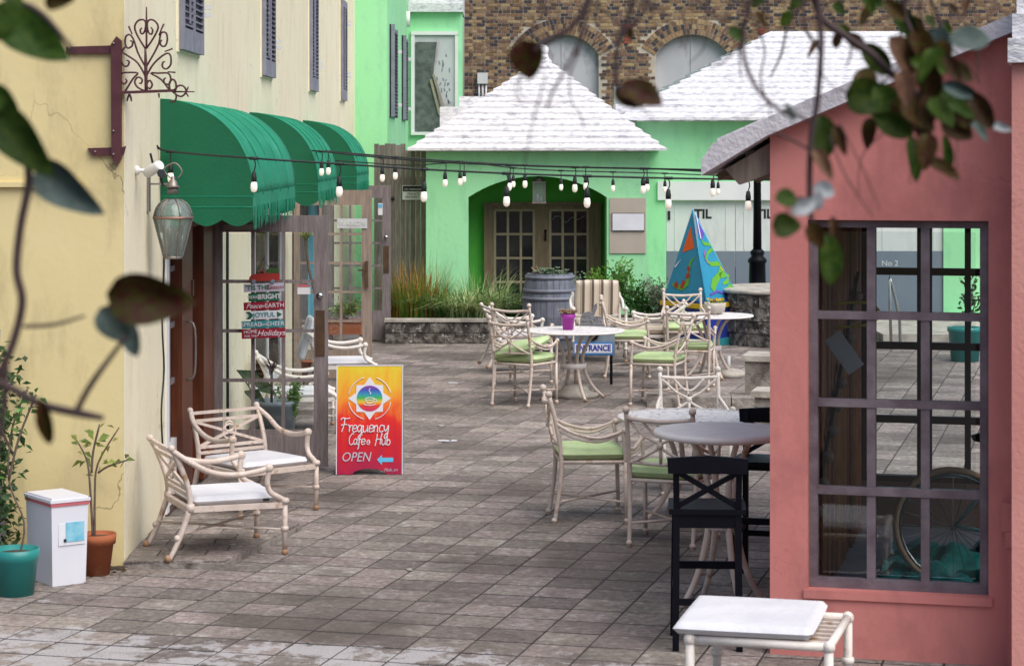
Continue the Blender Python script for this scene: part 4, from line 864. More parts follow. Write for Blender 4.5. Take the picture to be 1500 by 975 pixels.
# lamp post
lp = thing('lamp_post', 'black iron lamp post standing before the white garage doors', 'lamp post', (W(1115, 0, 105).x, 31.9, 0))
obj('base', MB().lathe([(.17, 0), (.17, .3), (.13, .36), (.125, .7), (.12, .74), (.115, 1.0), (.135, 1.02), (.13, 1.06), (.085, 1.1), (.1, 1.14), (.1, 1.17), (.065, 1.2)], 16), 'black', lp)
obj('shaft', MB().lathe([(.062, 1.2), (.052, 2.26), (.07, 2.28), (.07, 2.3)], 12), 'black', lp); obj('collar', MB().lathe([(.085, 2.3), (.09, 2.33), (.05, 2.36)], 12), 'black', lp)
hr = MB()
p = W(1318, 475, 112); tag(obj('handrail', MB().tube([W(1318, 520, 112), W(1318, 470, 112), W(1306, 415, 112), W(1303, 412, 112), W(1306, 520, 112)], .02, 8, 2), 'steel'), 'bent steel handrail seen through the window of the pink building', 'handrail')
t = thing('garden_pot', 'teal pot on the far paving seen through the pink building window', 'plant pot', (W(1415, 0, 119).x, 27.8, 0))
obj('pot', MB().lathe([(.17, 0), (.2, .36), (.215, .37), (.215, .42), (.18, .42), (.17, .38)], 20), 'teal', t)
t = plant('potted_shrub', 'thin shrub in the teal pot beyond the pink building', 'shrub', (W(1420, 0, 119).x, 27.8, .38)); shrub(t, 130, .2, .2, .7, .09, 'g_dark', 5)
tag(obj('low_step', MB().box(5.2, 9.5, 30.6, RY-.26, 0, .1), 'coping'), 'pale low step along the foot of the mint wall behind the pink building', 'step')

# ============================================================ PINK BUILDING
PA = R(-14)
pk = thing('pink_building', 'pink stucco building with a large small-paned window at the right', 'building', (1.393, 11.64, 0), PA)
def pp(name, mb, m, parent=None, **kw): return obj(name, mb, m, parent or pk, **kw)
wx0, wx1, wz0, wz1 = .194, 1.104, .345, 2.242
ztop = lambda x: 2.69+.42*x
mb = MB().prism([(0, 0), (wx0, 0), (wx0, ztop(wx0)), (0, ztop(0))], 0, .22).prism([(wx1, 0), (1.25, 0), (1.25, ztop(1.25)), (wx1, ztop(wx1))], 0, .22).box(wx0, wx1, 0, .22, 0, wz0).prism([(wx0, wz1), (wx1, wz1), (wx1, ztop(wx1)), (wx0, ztop(wx0))], 0, .22)
pp('front_wall', mb, 'pink')
pp('left_wall', MB().box(0, .06, .221, 4.0, 0, 2.68), 'pink')
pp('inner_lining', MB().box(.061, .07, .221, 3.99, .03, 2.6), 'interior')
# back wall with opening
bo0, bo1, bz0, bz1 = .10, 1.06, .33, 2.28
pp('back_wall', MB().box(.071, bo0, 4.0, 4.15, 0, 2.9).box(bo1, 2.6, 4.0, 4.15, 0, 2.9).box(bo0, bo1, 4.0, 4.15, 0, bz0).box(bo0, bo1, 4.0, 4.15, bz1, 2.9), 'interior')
pp('right_wall', MB().box(2.45, 2.6, .221, 1.0, 0, 2.9).box(2.45, 2.6, 3.6, 4.0, 0, 2.9).box(2.45, 2.6, 1.0, 3.6, 0, .5).box(2.45, 2.6, 1.0, 3.6, 2.5, 2.9), 'interior')  # opening in this unseen side is added to let light into the room
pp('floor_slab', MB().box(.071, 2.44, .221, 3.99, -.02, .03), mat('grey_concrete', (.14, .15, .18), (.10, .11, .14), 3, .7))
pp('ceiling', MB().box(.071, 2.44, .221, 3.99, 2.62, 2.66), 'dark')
wn = pp('window', MB().box(wx0, wx0+.045, .06, .14, wz0, wz1).box(wx1-.045, wx1, .06, .14, wz0, wz1).box(wx0+.045, wx1-.045, .06, .14, wz1-.04, wz1).box(wx0+.045, wx1-.045, .06, .14, wz0, wz0+.05), 'purplewood')
cw = (wx1-wx0-.09)/3; rh = (wz1-wz0-.09)/4
for c in (1, 2): pp('muntin', MB().box(wx0+.045+c*cw-.022, wx0+.045+c*cw+.022, .065, .135, wz0+.05, wz1-.04), 'purplewood', wn)
for r_ in (1, 2, 3):
    pp('muntin', MB().box(wx0+.045, wx1-.045, .058, .13, wz0+.05+r_*rh-.02, wz0+.05+r_*rh+.02), 'purplewood', wn)
for c in range(3):
    for r_ in range(4): pp('pane', MB().box(wx0+.045+c*cw+.023, wx0+.045+(c+1)*cw-.023, .098, .102, wz0+.05+r_*rh+.021, wz0+.05+(r_+1)*rh-.021), 'clear', wn)
pp('sill', MB().box(wx0-.02, wx1+.02, -.015, .059, wz0-.045, wz0-.002), 'pink')
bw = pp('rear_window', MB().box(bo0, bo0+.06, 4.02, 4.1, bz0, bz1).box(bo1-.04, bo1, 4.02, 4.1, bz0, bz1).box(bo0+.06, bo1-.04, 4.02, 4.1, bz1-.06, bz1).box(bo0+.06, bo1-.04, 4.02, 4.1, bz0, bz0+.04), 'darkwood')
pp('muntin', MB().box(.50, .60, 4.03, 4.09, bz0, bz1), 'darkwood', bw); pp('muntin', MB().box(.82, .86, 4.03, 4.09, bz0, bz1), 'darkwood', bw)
for z in (2.6-(398-220)/214, 2.6-(507-220)/214, 2.6-(615-220)/214): pp('muntin', MB().box(bo0+.06, bo1-.04, 4.035, 4.085, z-.025, z+.025), 'darkwood', bw)
# roof
rp_ = [(-.34, 2.47), (0, 2.675), (1.26, 3.205), (2.2, 3.6), (2.2, 3.70), (1.26, 3.295), (0, 2.765), (-.28, 2.635), (-.34, 2.55)]
rf = pp('roof', MB().prism(rp_, -.12, 4.2), 'roofgrey')
for k in range(5): pp('roof_course', MB().prism([(-.26+k*.26, 2.62+k*.109), (-.02+k*.26, 2.722+k*.109), (-.02+k*.26, 2.765+k*.109), (-.26+k*.26, 2.66+k*.109)], -.10, 4.18), 'roofgrey', rf)
for k in range(6):
    y = .06+k*.7; pp('rafter', MB().prism([(-.24, 2.50), (-.002, 2.64), (-.002, 2.48), (-.17, 2.42)], y, y+.09), 'oldwood2', rf)
pp('soffit_board', MB().prism([(-.30, 2.475), (-.001, 2.655), (-.001, 2.60), (-.29, 2.44)], .16, 4.1), 'doorwood', rf)
pp('eave_beam', MB().box(-.15, -.003, .16, .28, 2.44, 2.60), mat('grey_board', (.42, .37, .35), (.34, .3, .28), 5, .8), rf)
# wing at the right edge
wg = thing('pink_wing', 'paler pink wall with white roof at the right edge of the picture', 'wall', (1.393, 11.64, 0), PA)
obj('wall', MB().box(1.228, 2.6, -.45, -.002, 0, 3.02), 'pink_side', wg); obj('roof', MB().box(1.21, 2.6, -.5, .1, 3.022, 3.14).box(1.23, 2.6, -.45, .1, 3.14, 3.26).box(1.25, 2.6, -.4, .1, 3.26, 3.45), 'roofwhite', wg)
obj('gate_catch', MB().box(1.17, 1.226, -.12, -.02, .70, .84).box(1.19, 1.226, -.12, -.02, .62, .698).box(1.20, 1.226, -.1, -.01, 0, .615), 'pink', wg)
# things inside
def inside(name, label, cat, x, y, z=.03, rz=0): 
    c_, s2 = math.cos(PA), math.sin(PA); return thing(name, label, cat, (1.393+x*c_-y*s2, 11.64+x*s2+y*c_, z), PA+rz)
t = inside('bamboo_screen', 'tall brown bamboo pole screen inside the pink building', 'screen', .115, 2.2)
for k in range(22): obj('pole', MB().lathe([(.028, 0), (.028, 2.2+rnd.uniform(-.06, .06))], 7, (rnd.uniform(-.008, .008), -1.75+k*.155, 0)), 'bamboo', t)
obj('diagonal_batten', MB().bar((.05, -1.7, .55), (.05, 1.1, 1.75), .05, .02, (1, 0, 0)), 'darkwood', t)
for k in range(10): obj('rope_knot', MB().ball((.07, -1.6+k*.27, .62+k*.112), .035, 7), 'oldwood2', t)
t = inside('string_of_hose', 'yellow hose loop hung inside behind the top left panes', 'hose', .36, .9, 1.7)
t.name = 'garden_hose'; obj('coil', MB().tube([(-.12, 0, .05), (.06, 0, .06), (.13, 0, 0), (.06, 0, -.06), (-.12, 0, -.08)], .009, 6), 'hosey', t)
t = inside('notice_board', 'tilted pale grey card inside the left pane of the pink window', 'card', .33, .6, 1.52); obj('card', MB().bar((-.07, 0, .08), (.06, 0, -.1), .10, .01, (0, 1, 0)), 'board', t)
t = inside('teal_tarpaulin', 'crumpled dark teal tarpaulin on the floor inside the pink building', 'tarpaulin', 1.15, 1.7)
mb = MB(); nx, ny = 44, 60
for i in range(nx+1):
    for j in range(ny+1):
        x = -.75+1.6*i/nx; y = -1.2+2.6*j/ny; e_ = min(i, nx-i, j, ny-j)/6.
        mb.v.append((x, y, .02+min(1, e_)*(.03+.06*math.sin(x*9+math.sin(y*7)*2)+.04*math.sin(y*13+x*5))+.03*math.sin(x*31+y*17)*math.cos(y*27)+rnd.uniform(0, .012)))
for i in range(nx):
    for j in range(ny): a_ = i*(ny+1)+j; mb.f.append((a_, a_+ny+1, a_+ny+2, a_+1)); mb.smooth.append(True)
obj('sheet', mb, mat('teal_sheet', (.004, .14, .13), (.01, .22, .20), 12, .4), t)
t = inside('storage_box', 'dark red brown box on top of shelves inside the pink building', 'box', 1.35, 2.6, 0)
obj('carton', MB().box(-.16, .16, -.15, .15, 1.05, 1.24, rot=.3), 'redbrown', t); obj('stack', MB().box(-.25, .3, -.2, .2, .03, 1.045), 'ink', t)
# bicycle
bc = inside('bicycle', 'pale blue bicycle with tan tyres stored behind the lower panes', 'bicycle', .84, 1.95, .03, R(-6))
rW = .34
def wheel(cx):
    w_ = obj('wheel', MB().tube([(cx+rW*.93*math.cos(R(a_)), 0, rW+rW*.93*math.sin(R(a_))) for a_ in range(0, 361, 15)], .012, 6, 1), 'steel', bc)
    obj('tyre', MB().tube([(cx+rW*math.cos(R(a_)), 0, rW+rW*math.sin(R(a_))) for a_ in range(0, 361, 12)], .021, 8, 1), 'tyre', w_)
    sp_ = MB()
    for a_ in range(0, 360, 15): sp_.bar((cx, .02 if a_ % 30 else -.02, rW), (cx+rW*.93*math.cos(R(a_)), 0, rW+rW*.93*math.sin(R(a_))), .003, .003)
    obj('spokes', sp_, 'steel', w_)
wheel(0); wheel(1.02)
obj('frame', MB().tube([(0, .05, rW), (.40, .0, .30)], .012, 8, 1).tube([(0, .05, rW), (.3, 0, .72)], .01, 8, 1).tube([(.40, 0, .30), (.28, 0, .80)], .017, 8, 1).tube([(.40, 0, .30), (.82, 0, .78)], .019, 8, 1).tube([(.30, 0, .76), (.80, 0, .86)], .017, 8, 1).tube([(1.02, .05, rW), (.90, 0, .62), (.80, 0, .92)], .015, 8), 'bikeblue', bc)
obj('saddle', MB().lathe([(.02, 0), (.09, .02), (.10, .05), (.05, .075)], 12, (.25, 0, .84), sx=1.5), 'rubber', bc)
obj('handlebar', MB().tube([(.72, -.28, .98), (.80, -.22, 1.02), (.82, 0, 1.02), (.80, .22, 1.02), (.72, .28, .98)], .013, 8), 'steel', bc)
obj('crank', MB().tube([(.40, -.06, .30), (.30, -.08, .18)], .012, 6, 1).lathe([(.09, -.005), (.09, .005)], 16, (.4, 0, .3)), 'redp', bc)

# ============================================================ IRON SIGN BRACKET, CAMERA, LANTERN
def bw_(px, py): s_ = 234.6; return Vector(((px-733)/s_, Y0-.03, 2.6+(220-py)/s_))
sb = thing('iron_sign_bracket', 'maroon wrought iron sign bracket with scrollwork on the building corner', 'bracket', (0, 0, 0))
def flatbar(a_, b_, w_, th=.02): return MB().bar(bw_(*a_), bw_(*b_), th, w_, (0, 0, 1))
obj('post', MB().prism([(bw_(164, 62).x, bw_(0, 66).z), (bw_(172, 0).x, bw_(0, 54).z), (bw_(179, 0).x, bw_(0, 60).z), (bw_(179, 0).x, bw_(0, 232).z), (bw_(174, 0).x, bw_(0, 241).z), (bw_(165, 0).x, bw_(0, 232).z)], Y0-.05, Y0-.004), 'iron', sb)
obj('wall_strap', MB().prism([(bw_(98, 0).x, bw_(0, 79).z), (bw_(98, 0).x, bw_(0, 69).z), (bw_(165, 0).x, bw_(0, 67).z), (bw_(165, 0).x, bw_(0, 79).z)], Y0-.03, Y0-.004), 'iron', sb)
obj('wall_strap', MB().prism([(bw_(136, 0).x, bw_(0, 228).z), (bw_(129, 0).x, bw_(0, 217).z), (bw_(165, 0).x, bw_(0, 216).z), (bw_(165, 0).x, bw_(0, 228).z)], Y0-.03, Y0-.004).prism([(bw_(179, 0).x, bw_(0, 226).z), (bw_(179, 0).x, bw_(0, 216).z), (bw_(185, 0).x, bw_(0, 214).z), (bw_(182, 0).x, bw_(0, 226).z)], Y0-.03, Y0-.004), 'iron', sb)
obj('arm', MB().bar(bw_(178, 136), bw_(256, 133), .03, .017), 'iron', sb)
ST = []
def Z1(x, y): return (x/2.955, y/2.955)     # from the enlargement at 0,0 scale 2.955
scr = [
 [(636, 400), (634, 300), (632, 212)],                        # stem
 [(637, 210), (637, 120), (637, 32)],
 [(632, 212), (600, 160), (586, 120), (600, 92), (625, 88), (634, 105), (628, 140), (615, 148), (610, 132), (618, 122)],
 [(636, 212), (668, 165), (688, 120), (672, 92), (650, 88), (640, 105), (645, 140), (658, 150), (664, 132), (655, 120)],
 [(632, 290), (600, 230), (582, 175), (565, 152), (548, 160), (545, 190), (556, 210), (575, 200), (576, 182), (566, 178)],
 [(636, 290), (668, 235), (690, 190), (700, 145), (722, 145), (727, 175), (718, 200), (702, 200), (696, 185), (705, 174)],
 [(632, 330), (600, 275), (560, 245), (532, 230), (525, 250), (538, 285), (556, 286), (562, 268), (550, 262)],
 [(636, 330), (670, 275), (718, 235), (740, 240), (742, 280), (722, 300), (706, 290), (708, 272), (718, 268)],
 [(545, 205), (532, 222), (524, 250)],
 [(545, 396), (580, 340), (600, 318), (560, 315), (530, 320), (528, 350), (540, 365), (552, 352), (545, 342)],
 [(740, 396), (700, 345), (655, 318), (690, 318), (730, 318), (742, 340), (735, 365), (716, 362), (712, 345), (722, 338)],
 [(632, 395), (600, 380), (586, 355), (600, 335), (618, 345), (614, 362), (604, 360)],
 [(636, 395), (640, 360), (652, 350), (662, 368), (652, 385), (642, 378)],
 [(740, 396), (735, 365), (748, 345), (762, 355), (765, 385), (755, 400)],
 [(750, 398), (765, 412), (762, 435), (745, 442), (740, 432)],
 [(755, 395), (775, 372), (798, 375), (808, 398), (790, 418), (768, 412), (757, 398)],
 [(560, 115), (575, 150)], [(712, 105), (690, 155)], [(750, 212), (715, 225)], [(762, 315), (728, 312)],
 [(755, 398), (845, 398)], [(808, 398), (818, 376)], [(806, 398), (818, 420)],
 [(563, 408), (556, 425), (553, 440)], [(563, 408), (570, 425), (572, 440)], [(690, 405), (692, 425)],
]
for k, sc in enumerate(scr):
    P = [bw_(*Z1(*p)) for p in sc]; r_ = .011 if k == 0 else .0065
    obj('scroll', MB().tube(P, [r_]*(len(P)-1)+[r_*.6], 6, 3), 'iron', sb)
for (x, y) in ((497, 190), (497, 568), (497, 668), (415, 657), (303, 210)):
    p = bw_(*Z1(x, y)); obj('bolt', MB().ball((p.x, Y0-.055 if x == 497 else Y0-.032, p.z), .008, 6), 'pewter', sb)

# security camera on the facade near the corner
sc_ = thing('security_camera', 'white security camera mounted on the yellow wall under the bracket', 'camera', (FX, 14.5, 0))
zc_ = 2.47
obj('mount', MB().lathe([(.03, 0), (.03, .02), (.012, .03), (.012, .06)], 10), 'white', sc_, (0, .0, zc_), (0, R(90), 0))
obj('housing', MB().lathe([(.018, -.07), (.034, -.06), (.036, .06), (.030, .08)], 12), 'white', sc_, (.115, -.02, zc_+.005), (R(68), 0, R(50)))
obj('lens_face', MB().lathe([(.031, 0), (.031, .012)], 12), 'ink', sc_, (.115+.062, -.02-.058, zc_-.024), (R(68), 0, R(50)))
obj('antenna', MB().bar((.12, -.02, zc_+.03), (.10, -.02, zc_+.11), .014, .006, (0, 1, 0)).bar((.17, -.06, zc_-.05), (.19, -.06, zc_-.10), .014, .006, (0, 1, 0)), 'ink', sc_)

ln = thing('wall_lantern', 'glass and copper wall lantern by the nearest awning', 'lantern', (FX, 15.0, 0))
lx = .17
zt_, zm, zb_ = 2.6-(283-220)/220, 2.6-(319-220)/220, 2.6-(378-220)/220
obj('back_plate', MB().box(.001, .016, -.035, .035, 2.19, 2.42), 'pewter', ln)
obj('arm', MB().bar((.016, 0, 2.375), (lx, 0, 2.375), .012, .012).tube([(lx, 0, 2.40), (lx-.06, 0, 2.47), (lx+.01, 0, 2.515), (lx+.06, 0, 2.46), (lx+.03, 0, 2.41)], .005, 6), 'pewter', ln)
obj('cap', MB().lathe([(.055, 2.352), (.03, 2.37), (.028, 2.39), (.012, 2.41), (.012, 2.425)], 12, (lx, 0, 0)).lathe([(.035, 2.31), (.035, 2.352)], 12, (lx, 0, 0)), 'pewter', ln)
obj('ring', MB().lathe([(.128, zm-.008), (.136, zm-.006), (.136, zm+.008), (.128, zm+.01)], 6, (lx, 0, 0), cap=False), 'copper', ln)
obj('base_ring', MB().lathe([(.062, zb_-.005), (.066, zb_+.012)], 6, (lx, 0, 0)), 'pewter', ln)
obj('upper_glass', MB().lathe([(.127, zm+.008), (.118, zm+.05), (.09, zm+.095), (.04, zm+.125)], 6, (lx, 0, 0), cap=False), 'lampglass', ln)
obj('lower_glass', MB().lathe([(.063, zb_+.012), (.127, zm-.008)], 6, (lx, 0, 0), cap=False), 'lampglass', ln)
rb_ = MB()
for k in range(6):
    a_ = k*math.pi/3; c, s2 = math.cos(a_), math.sin(a_); rb_.bar((lx+.064*c, .064*s2, zb_+.01), (lx+.13*c, .13*s2, zm-.006), .007, .007); rb_.tube([(lx+.129*c, .129*s2, zm+.008), (lx+.12*c, .12*s2, zm+.05), (lx+.092*c, .092*s2, zm+.096), (lx+.04*c, .04*s2, zm+.127)], .004, 5, 2)
obj('ribs', rb_, 'pewter', ln)
obj('candle', MB().lathe([(.012, zb_+.01), (.012, zb_+.12), (.018, zb_+.13), (.014, zb_+.19), (.003, zb_+.2)], 8, (lx-.025, 0, 0)).lathe([(.012, zb_+.01), (.012, zb_+.11), (.018, zb_+.12), (.014, zb_+.17), (.003, zb_+.18)], 8, (lx+.035, .01, 0)), 'pewter', ln)

# ============================================================ STRING LIGHTS
def strand(label, wire, bulbs, big=1.):
    t = thing('string_lights', label, 'string lights', (0, 0, 0), 0, 'strands of bulb lights across the courtyard')
    obj('wire', MB().tube(wire, .0075, 6, 6), 'wire', t)
    for (p, tx) in bulbs:
        dz = rnd.uniform(-.008, .008); b = obj('bulb', MB().lathe([(.006, -.215+dz), (.018, -.207+dz), (.023, -.185+dz), (.021, -.16+dz), (.014, -.142+dz)], 10, p), 'bulb', t)
        obj('socket', MB().lathe([(.017, -.148+dz), (.019, -.12+dz), (.013, -.085+dz), (.008, -.08+dz)], 8, p).tube([(p.x, p.y, p.z-.083+dz), (p.x+tx*.01, p.y, p.z-.04), (p.x, p.y, p.z)], .0045, 5, 3).tube([(p.x-.03, p.y, p.z), (p.x+.03, p.y, p.z)], .012, 6, 1), 'wire', b)
def S(l): return [W(*a_) for a_ in l]
A_ = S([(372, 232, 226), (497, 240, 224), (621, 248, 222), (742, 254, 221), (860, 258, 219), (979, 261, 217), (1096, 263, 215)])
strand('nearest strand of bulb lights, running from the first awning across the courtyard', [Vector((FX, 15.4, 2.63)), W(250, 222, 214)]+A_+[W(1150, 264, 214)], [(W(250, 222, 213), 0)]+[(p, 1) for p in A_])
B_ = S([(471, 222, 160), (560, 231, 162), (652, 238, 166), (746, 242, 170), (842, 245, 174), (942, 247, 179), (1044, 249, 184)])
strand('second strand of bulb lights, ending at the tip of the pink building eave', [W(422, 217, 132)]+B_+[W(1052, 249, 185)], [(p, 1) for p in B_])
C_ = S([(481, 222, 158), (579, 230, 158), (674, 237, 158), (769, 242, 158), (858, 245, 158), (948, 247, 158), (1040, 252, 158)])
strand('third strand of bulb lights, drooping just beside the second strand', [W(425, 219, 132)]+C_+[W(1140, 262, 158)], [(p, 0) for p in C_[:-1]])
D_ = S([(600, 242, 134), (680, 238, 134), (752, 246, 134), (822, 250, 134), (898, 252, 134), (974, 254, 134), (1052, 257, 134)])
strand('farthest strand of bulb lights, with the smallest bulbs before the arch', [W(455, 232, 126), W(530, 238, 130)]+D_+[W(1150, 260, 134)], [(p, 0) for p in D_[1:]])

# ============================================================ FURNITURE
def cushion(wd, dp, th, m, label, loc, rz, tilt=(0, 0), name='seat_cushion', cat='cushion', group=None, pinch=.5):
    mb = MB(); n = 18; 
    for side in (1, -1):
        for i in range(n+1):
            for j in range(n+1):
                u = -1+2*i/n; v = -1+2*j/n; u = math.copysign(abs(u)**.6, u); v = math.copysign(abs(v)**.6, v); ex = max(abs(u), abs(v)); sq = m == 'whitefab'; e_ = (1-max(0, ex)**(22 if sq else 9))
                rc = 1-(.012 if sq else .045)*(u*u*v*v); mb.v.append((u*wd/2*rc, v*dp/2*rc, th/2+side*th/2*(e_**.5)*(1-.18*(u*u+v*v)*pinch)))
    N1 = (n+1)**2
    for i in range(n):
        for j in range(n):
            a_ = i*(n+1)+j; mb.f.append((a_, a_+n+1, a_+n+2, a_+1)); mb.f.append((N1+a_, N1+a_+1, N1+a_+n+2, N1+a_+n+1)); mb.smooth += [True, True]
    per = [i*(n+1) for i in range(n+1)]
    o = obj(name, mb, m, None, loc, (tilt[0], tilt[1], rz)); 
    return tag(o, label, cat, group)

def chair_a(label, loc, rz, m='alu'):
    t = thing('garden_chair', label, 'chair', loc, rz, 'cast metal garden armchairs around the tables')
    for s2 in (-1, 1):
        obj('rear_post', MB().tube([(s2*.215, -.27, 0), (s2*.22, -.235, .22), (s2*.225, -.22, .44), (s2*.225, -.25, .66), (s2*.225, -.305, .88)], [.014, .015, .017, .016, .016], 8).ball((s2*.225, -.31, .902), .026, 10).lathe([(.021, .0), (.021, .03), (.015, .04)], 8, (s2*.215, -.27, 0)), m, t)
        obj('front_leg', MB().tube([(s2*.25, .235, 0), (s2*.25, .225, .43)], [.014, .016], 8, 1).lathe([(.021, .0), (.021, .03), (.015, .04)], 8, (s2*.25, .235, 0)), m, t)
        obj('armrest', MB().tube([(s2*.225, -.262, .70), (s2*.265, -.14, .635), (s2*.275, .02, .60), (s2*.275, .14, .625), (s2*.27, .20, .65)], .012, 8).tube([(s2*.225, -.25, .66), (s2*.262, -.13, .60), (s2*.27, .04, .575), (s2*.27, .19, .63)], .009, 8).ball((s2*.27, .215, .652), .024, 10).tube([(s2*.27, .205, .64), (s2*.26, .22, .52), (s2*.25, .225, .43)], .014, 8), m, t)
        obj('foot', MB().ball((s2*.25, .235, .018), .022, 8).ball((s2*.215, -.27, .018), .022, 8), 'foot', t)
    obj('seat_frame', MB().tube([(-.225, -.22, .43), (.225, -.22, .43)], .014, 8, 1).tube([(-.25, .225, .43), (.25, .225, .43)], .015, 8, 1).tube([(-.225, -.22, .43), (-.25, .225, .43)], .014, 8, 1).tube([(.225, -.22, .43), (.25, .225, .43)], .014, 8, 1).box(-.22, .22, -.21, .215, .425, .435), m, t)
    obj('back_rail', MB().tube([(-.225, -.295, .845), (0, -.325, .83), (.225, -.295, .845)], .016, 8, 4).tube([(-.225, -.235, .55), (0, -.26, .545), (.225, -.235, .55)], .013, 8, 4), m, t)
    obj('back_lattice', MB().tube([(-.21, -.292, .83), (-.10, -.30, .73), (0, -.285, .67), (-.10, -.27, .60), (-.20, -.24, .55)], .010, 8).tube([(.21, -.292, .83), (.10, -.30, .73), (0, -.285, .67), (.10, -.27, .60), (.20, -.24, .55)], .010, 8).tube([(.0, -.285, .67), (0, -.262, .55)], .012, 8, 1).ball((0, -.287, .67), .024, 8).tube([(-.12, -.306, .835), (-.05, -.30, .76), (0, -.298, .74), (.05, -.30, .76), (.12, -.306, .835)], .009, 8), m, t)
    obj('stretcher', MB().tube([(-.218, -.25, .15), (.25, .23, .15)], .009, 6, 1).tube([(.218, -.25, .15), (-.25, .23, .158)], .009, 6, 1), m, t)
    return t
def face(az): return -R(az)      # azimuth (clockwise from +Y) the sitter looks
GA = 'green seat pads on the garden chairs'
base = [
 # X, Y, az, label, cushion?, tone
 (.24, 23.05, 32, 'cream chair seen from behind at the left of the table with purple pot', 'double green cushions'),
 (.24, 25.0, 25, 'cream chair half hidden behind the front left chair, with bare seat', None),
 (1.47, 25.9, 92, 'cream chair just right of the pot table, turned to face the farther table', 'g'),
 (1.62, 23.05, -72, 'cream chair with pale green pad facing the purple pot table from the right', 'g'),
 (2.06, 24.55, 8, 'cream chair seen from behind in front of the farther round table', 'g'),
 (2.22, 27.1, 178, 'cream chair beyond the farther round table facing the viewer', 'g'),
 (.63, 15.92, 86, 'cream chair side-on at the left of the near tables, facing right', 'g'),
 (1.14, 14.98, 20, 'cream chair seen from behind, right beside the black stool', 'g'),
 (1.47, 17.15, 178, 'whiter chair with curved lattice back beyond the near pierced table', None),
]
ch0 = None
CL = ['green seat pad on the chair right of the pot table facing right', 'green seat pad on the chair facing the purple pot table', 'green seat pad on the chair before the farther table', 'green seat pad on the chair beyond the farther table', 'green seat pad on the side-on chair at the near left', 'square green seat pad on the chair beside the black stool']
ci = 0
for (x, y, az, lb, cu) in base:
    if ch0 is None: ch0 = chair_a(lb, (x, y, 0), face(az)); c = ch0
    elif 'whiter' in lb: c = chair_a(lb, (x, y, 0), face(az), 'alu_w')
    else: c = dup(ch0, (x, y, 0), face(az), lb)
    if cu == 'g':
        cushion(.51, .47, .095, 'greenfab', CL[ci], (x, y, .436), face(az), group=GA); ci += 1
cushion(.50, .46, .10, 'greenfab', 'lower of the two thick green cushions on the front left chair', (.25, 23.07, .436), face(30), group=GA)
cushion(.46, .42, .10, 'greenfab', 'upper green cushion tilted against the back of the front left chair', (.24, 22.99, .55), face(30), (R(10), R(-12)), group=GA)

def table(label, loc, dia, h, pierced=True, name='round_table', wood=False):
    t = thing(name, label, 'table', loc, R(20)); r_ = dia/2; m = 'alu'
    if pierced:
        obj('tabletop', MB().lathe([(r_-.03, h-.010), (r_-.03, h-.002)], 40), 'lattice', t)
        obj('rim', MB().lathe([(r_-.035, h-.02), (r_, h-.018), (r_+.004, h-.008), (r_, h), (r_-.035, h)], 40, cap=False), 'lattice_edge', t)
        obj('underside_hub', MB().lathe([(.11, h-.03), (.12, h-.0105)], 20), 'alu', t)
    else:
        obj('tabletop', MB().lathe([(r_-.05, h-.045), (r_, h-.03), (r_+.004, h-.014), (r_-.004, h), (r_-.05, h)], 48), 'lattice_edge', t)
    for k in range(4):
        a_ = k*math.pi/2; c, s2 = math.cos(a_), math.sin(a_)
        P = [(c*r_*.66, s2*r_*.66, 0), (c*r_*.42, s2*r_*.42, h*.16), (c*r_*.24, s2*r_*.24, h*.40), (c*r_*.20, s2*r_*.20, h*.62), (c*r_*.34, s2*r_*.34, h*.84), (c*r_*.55, s2*r_*.55, h-.02)]
        obj('leg', MB().tube(P, [.016, .018, .020, .020, .018, .015], 8), m, t)
        if not wood: obj('foot', MB().ball((c*r_*.66, s2*r_*.66, .015), .02, 8), 'foot', t)
    obj('scroll_ring', MB().lathe([(r_*.25, h*.44), (r_*.26, h*.44), (r_*.26, h*.52), (r_*.25, h*.52)], 24, cap=False), 'lattice_edge', t)
    return t
T1 = table('round pierced metal table with a purple pot on top', (.764, 23.6, 0), 1.07, .72)
T2 = table('farther round pierced metal table carrying a bowl', (2.40, 25.75, 0), .98, .72)
T3 = table('near round pierced metal table tucked behind the high table', (1.33, 15.95, 0), 1.0, .72)
T4 = table('high round bar table with plain pale top beside the pink wall', (1.27, 12.9, 0), .78, 1.0, False, 'bar_table', True)
t = thing('umbrella_base', 'round beige umbrella base under the purple pot table', 'umbrella base', (.80, 23.75, 0)); obj('weight', MB().lathe([(.24, 0), (.245, .05), (.16, .08), (.15, .12), (.04, .14)], 24), 'coping', t); obj('tube', MB().lathe([(.025, .14), (.025, .3)], 10), 'alu', t)
t = thing('umbrella_base', 'small round stone umbrella base with short tube under the farther table', 'umbrella base', (2.62, 25.9, 0)); obj('weight', MB().lathe([(.20, 0), (.205, .05), (.14, .08), (.04, .1)], 24), 'coping', t); obj('tube', MB().lathe([(.025, .1), (.025, .24)], 10), 'white', t)
t = thing('flower_pot', 'purple pot on the pierced table', 'plant pot', (.71, 23.62, .72)); obj('pot', MB().lathe([(.055, 0), (.068, .12), (.074, .12), (.078, .165), (.068, .165), (.06, .14)], 20), 'purple', t)
t = plant('dry_succulent', 'dried tan succulent in the purple pot', 'plant', (.71, 23.62, .88)); mb = MB()
for k in range(34):
    a_ = rnd.uniform(0, 6.28); r_ = rnd.uniform(0, .08); c = Vector((r_*math.cos(a_), r_*math.sin(a_), rnd.uniform(0, .02)))
    for j in range(12): b_ = j*2.4; mb.leaf(c, (math.cos(b_), math.sin(b_), .6+j*.06), .05, .028, (0, 0, 1), 0)
obj('rosettes', mb, 'paleflower', t, kind='stuff')
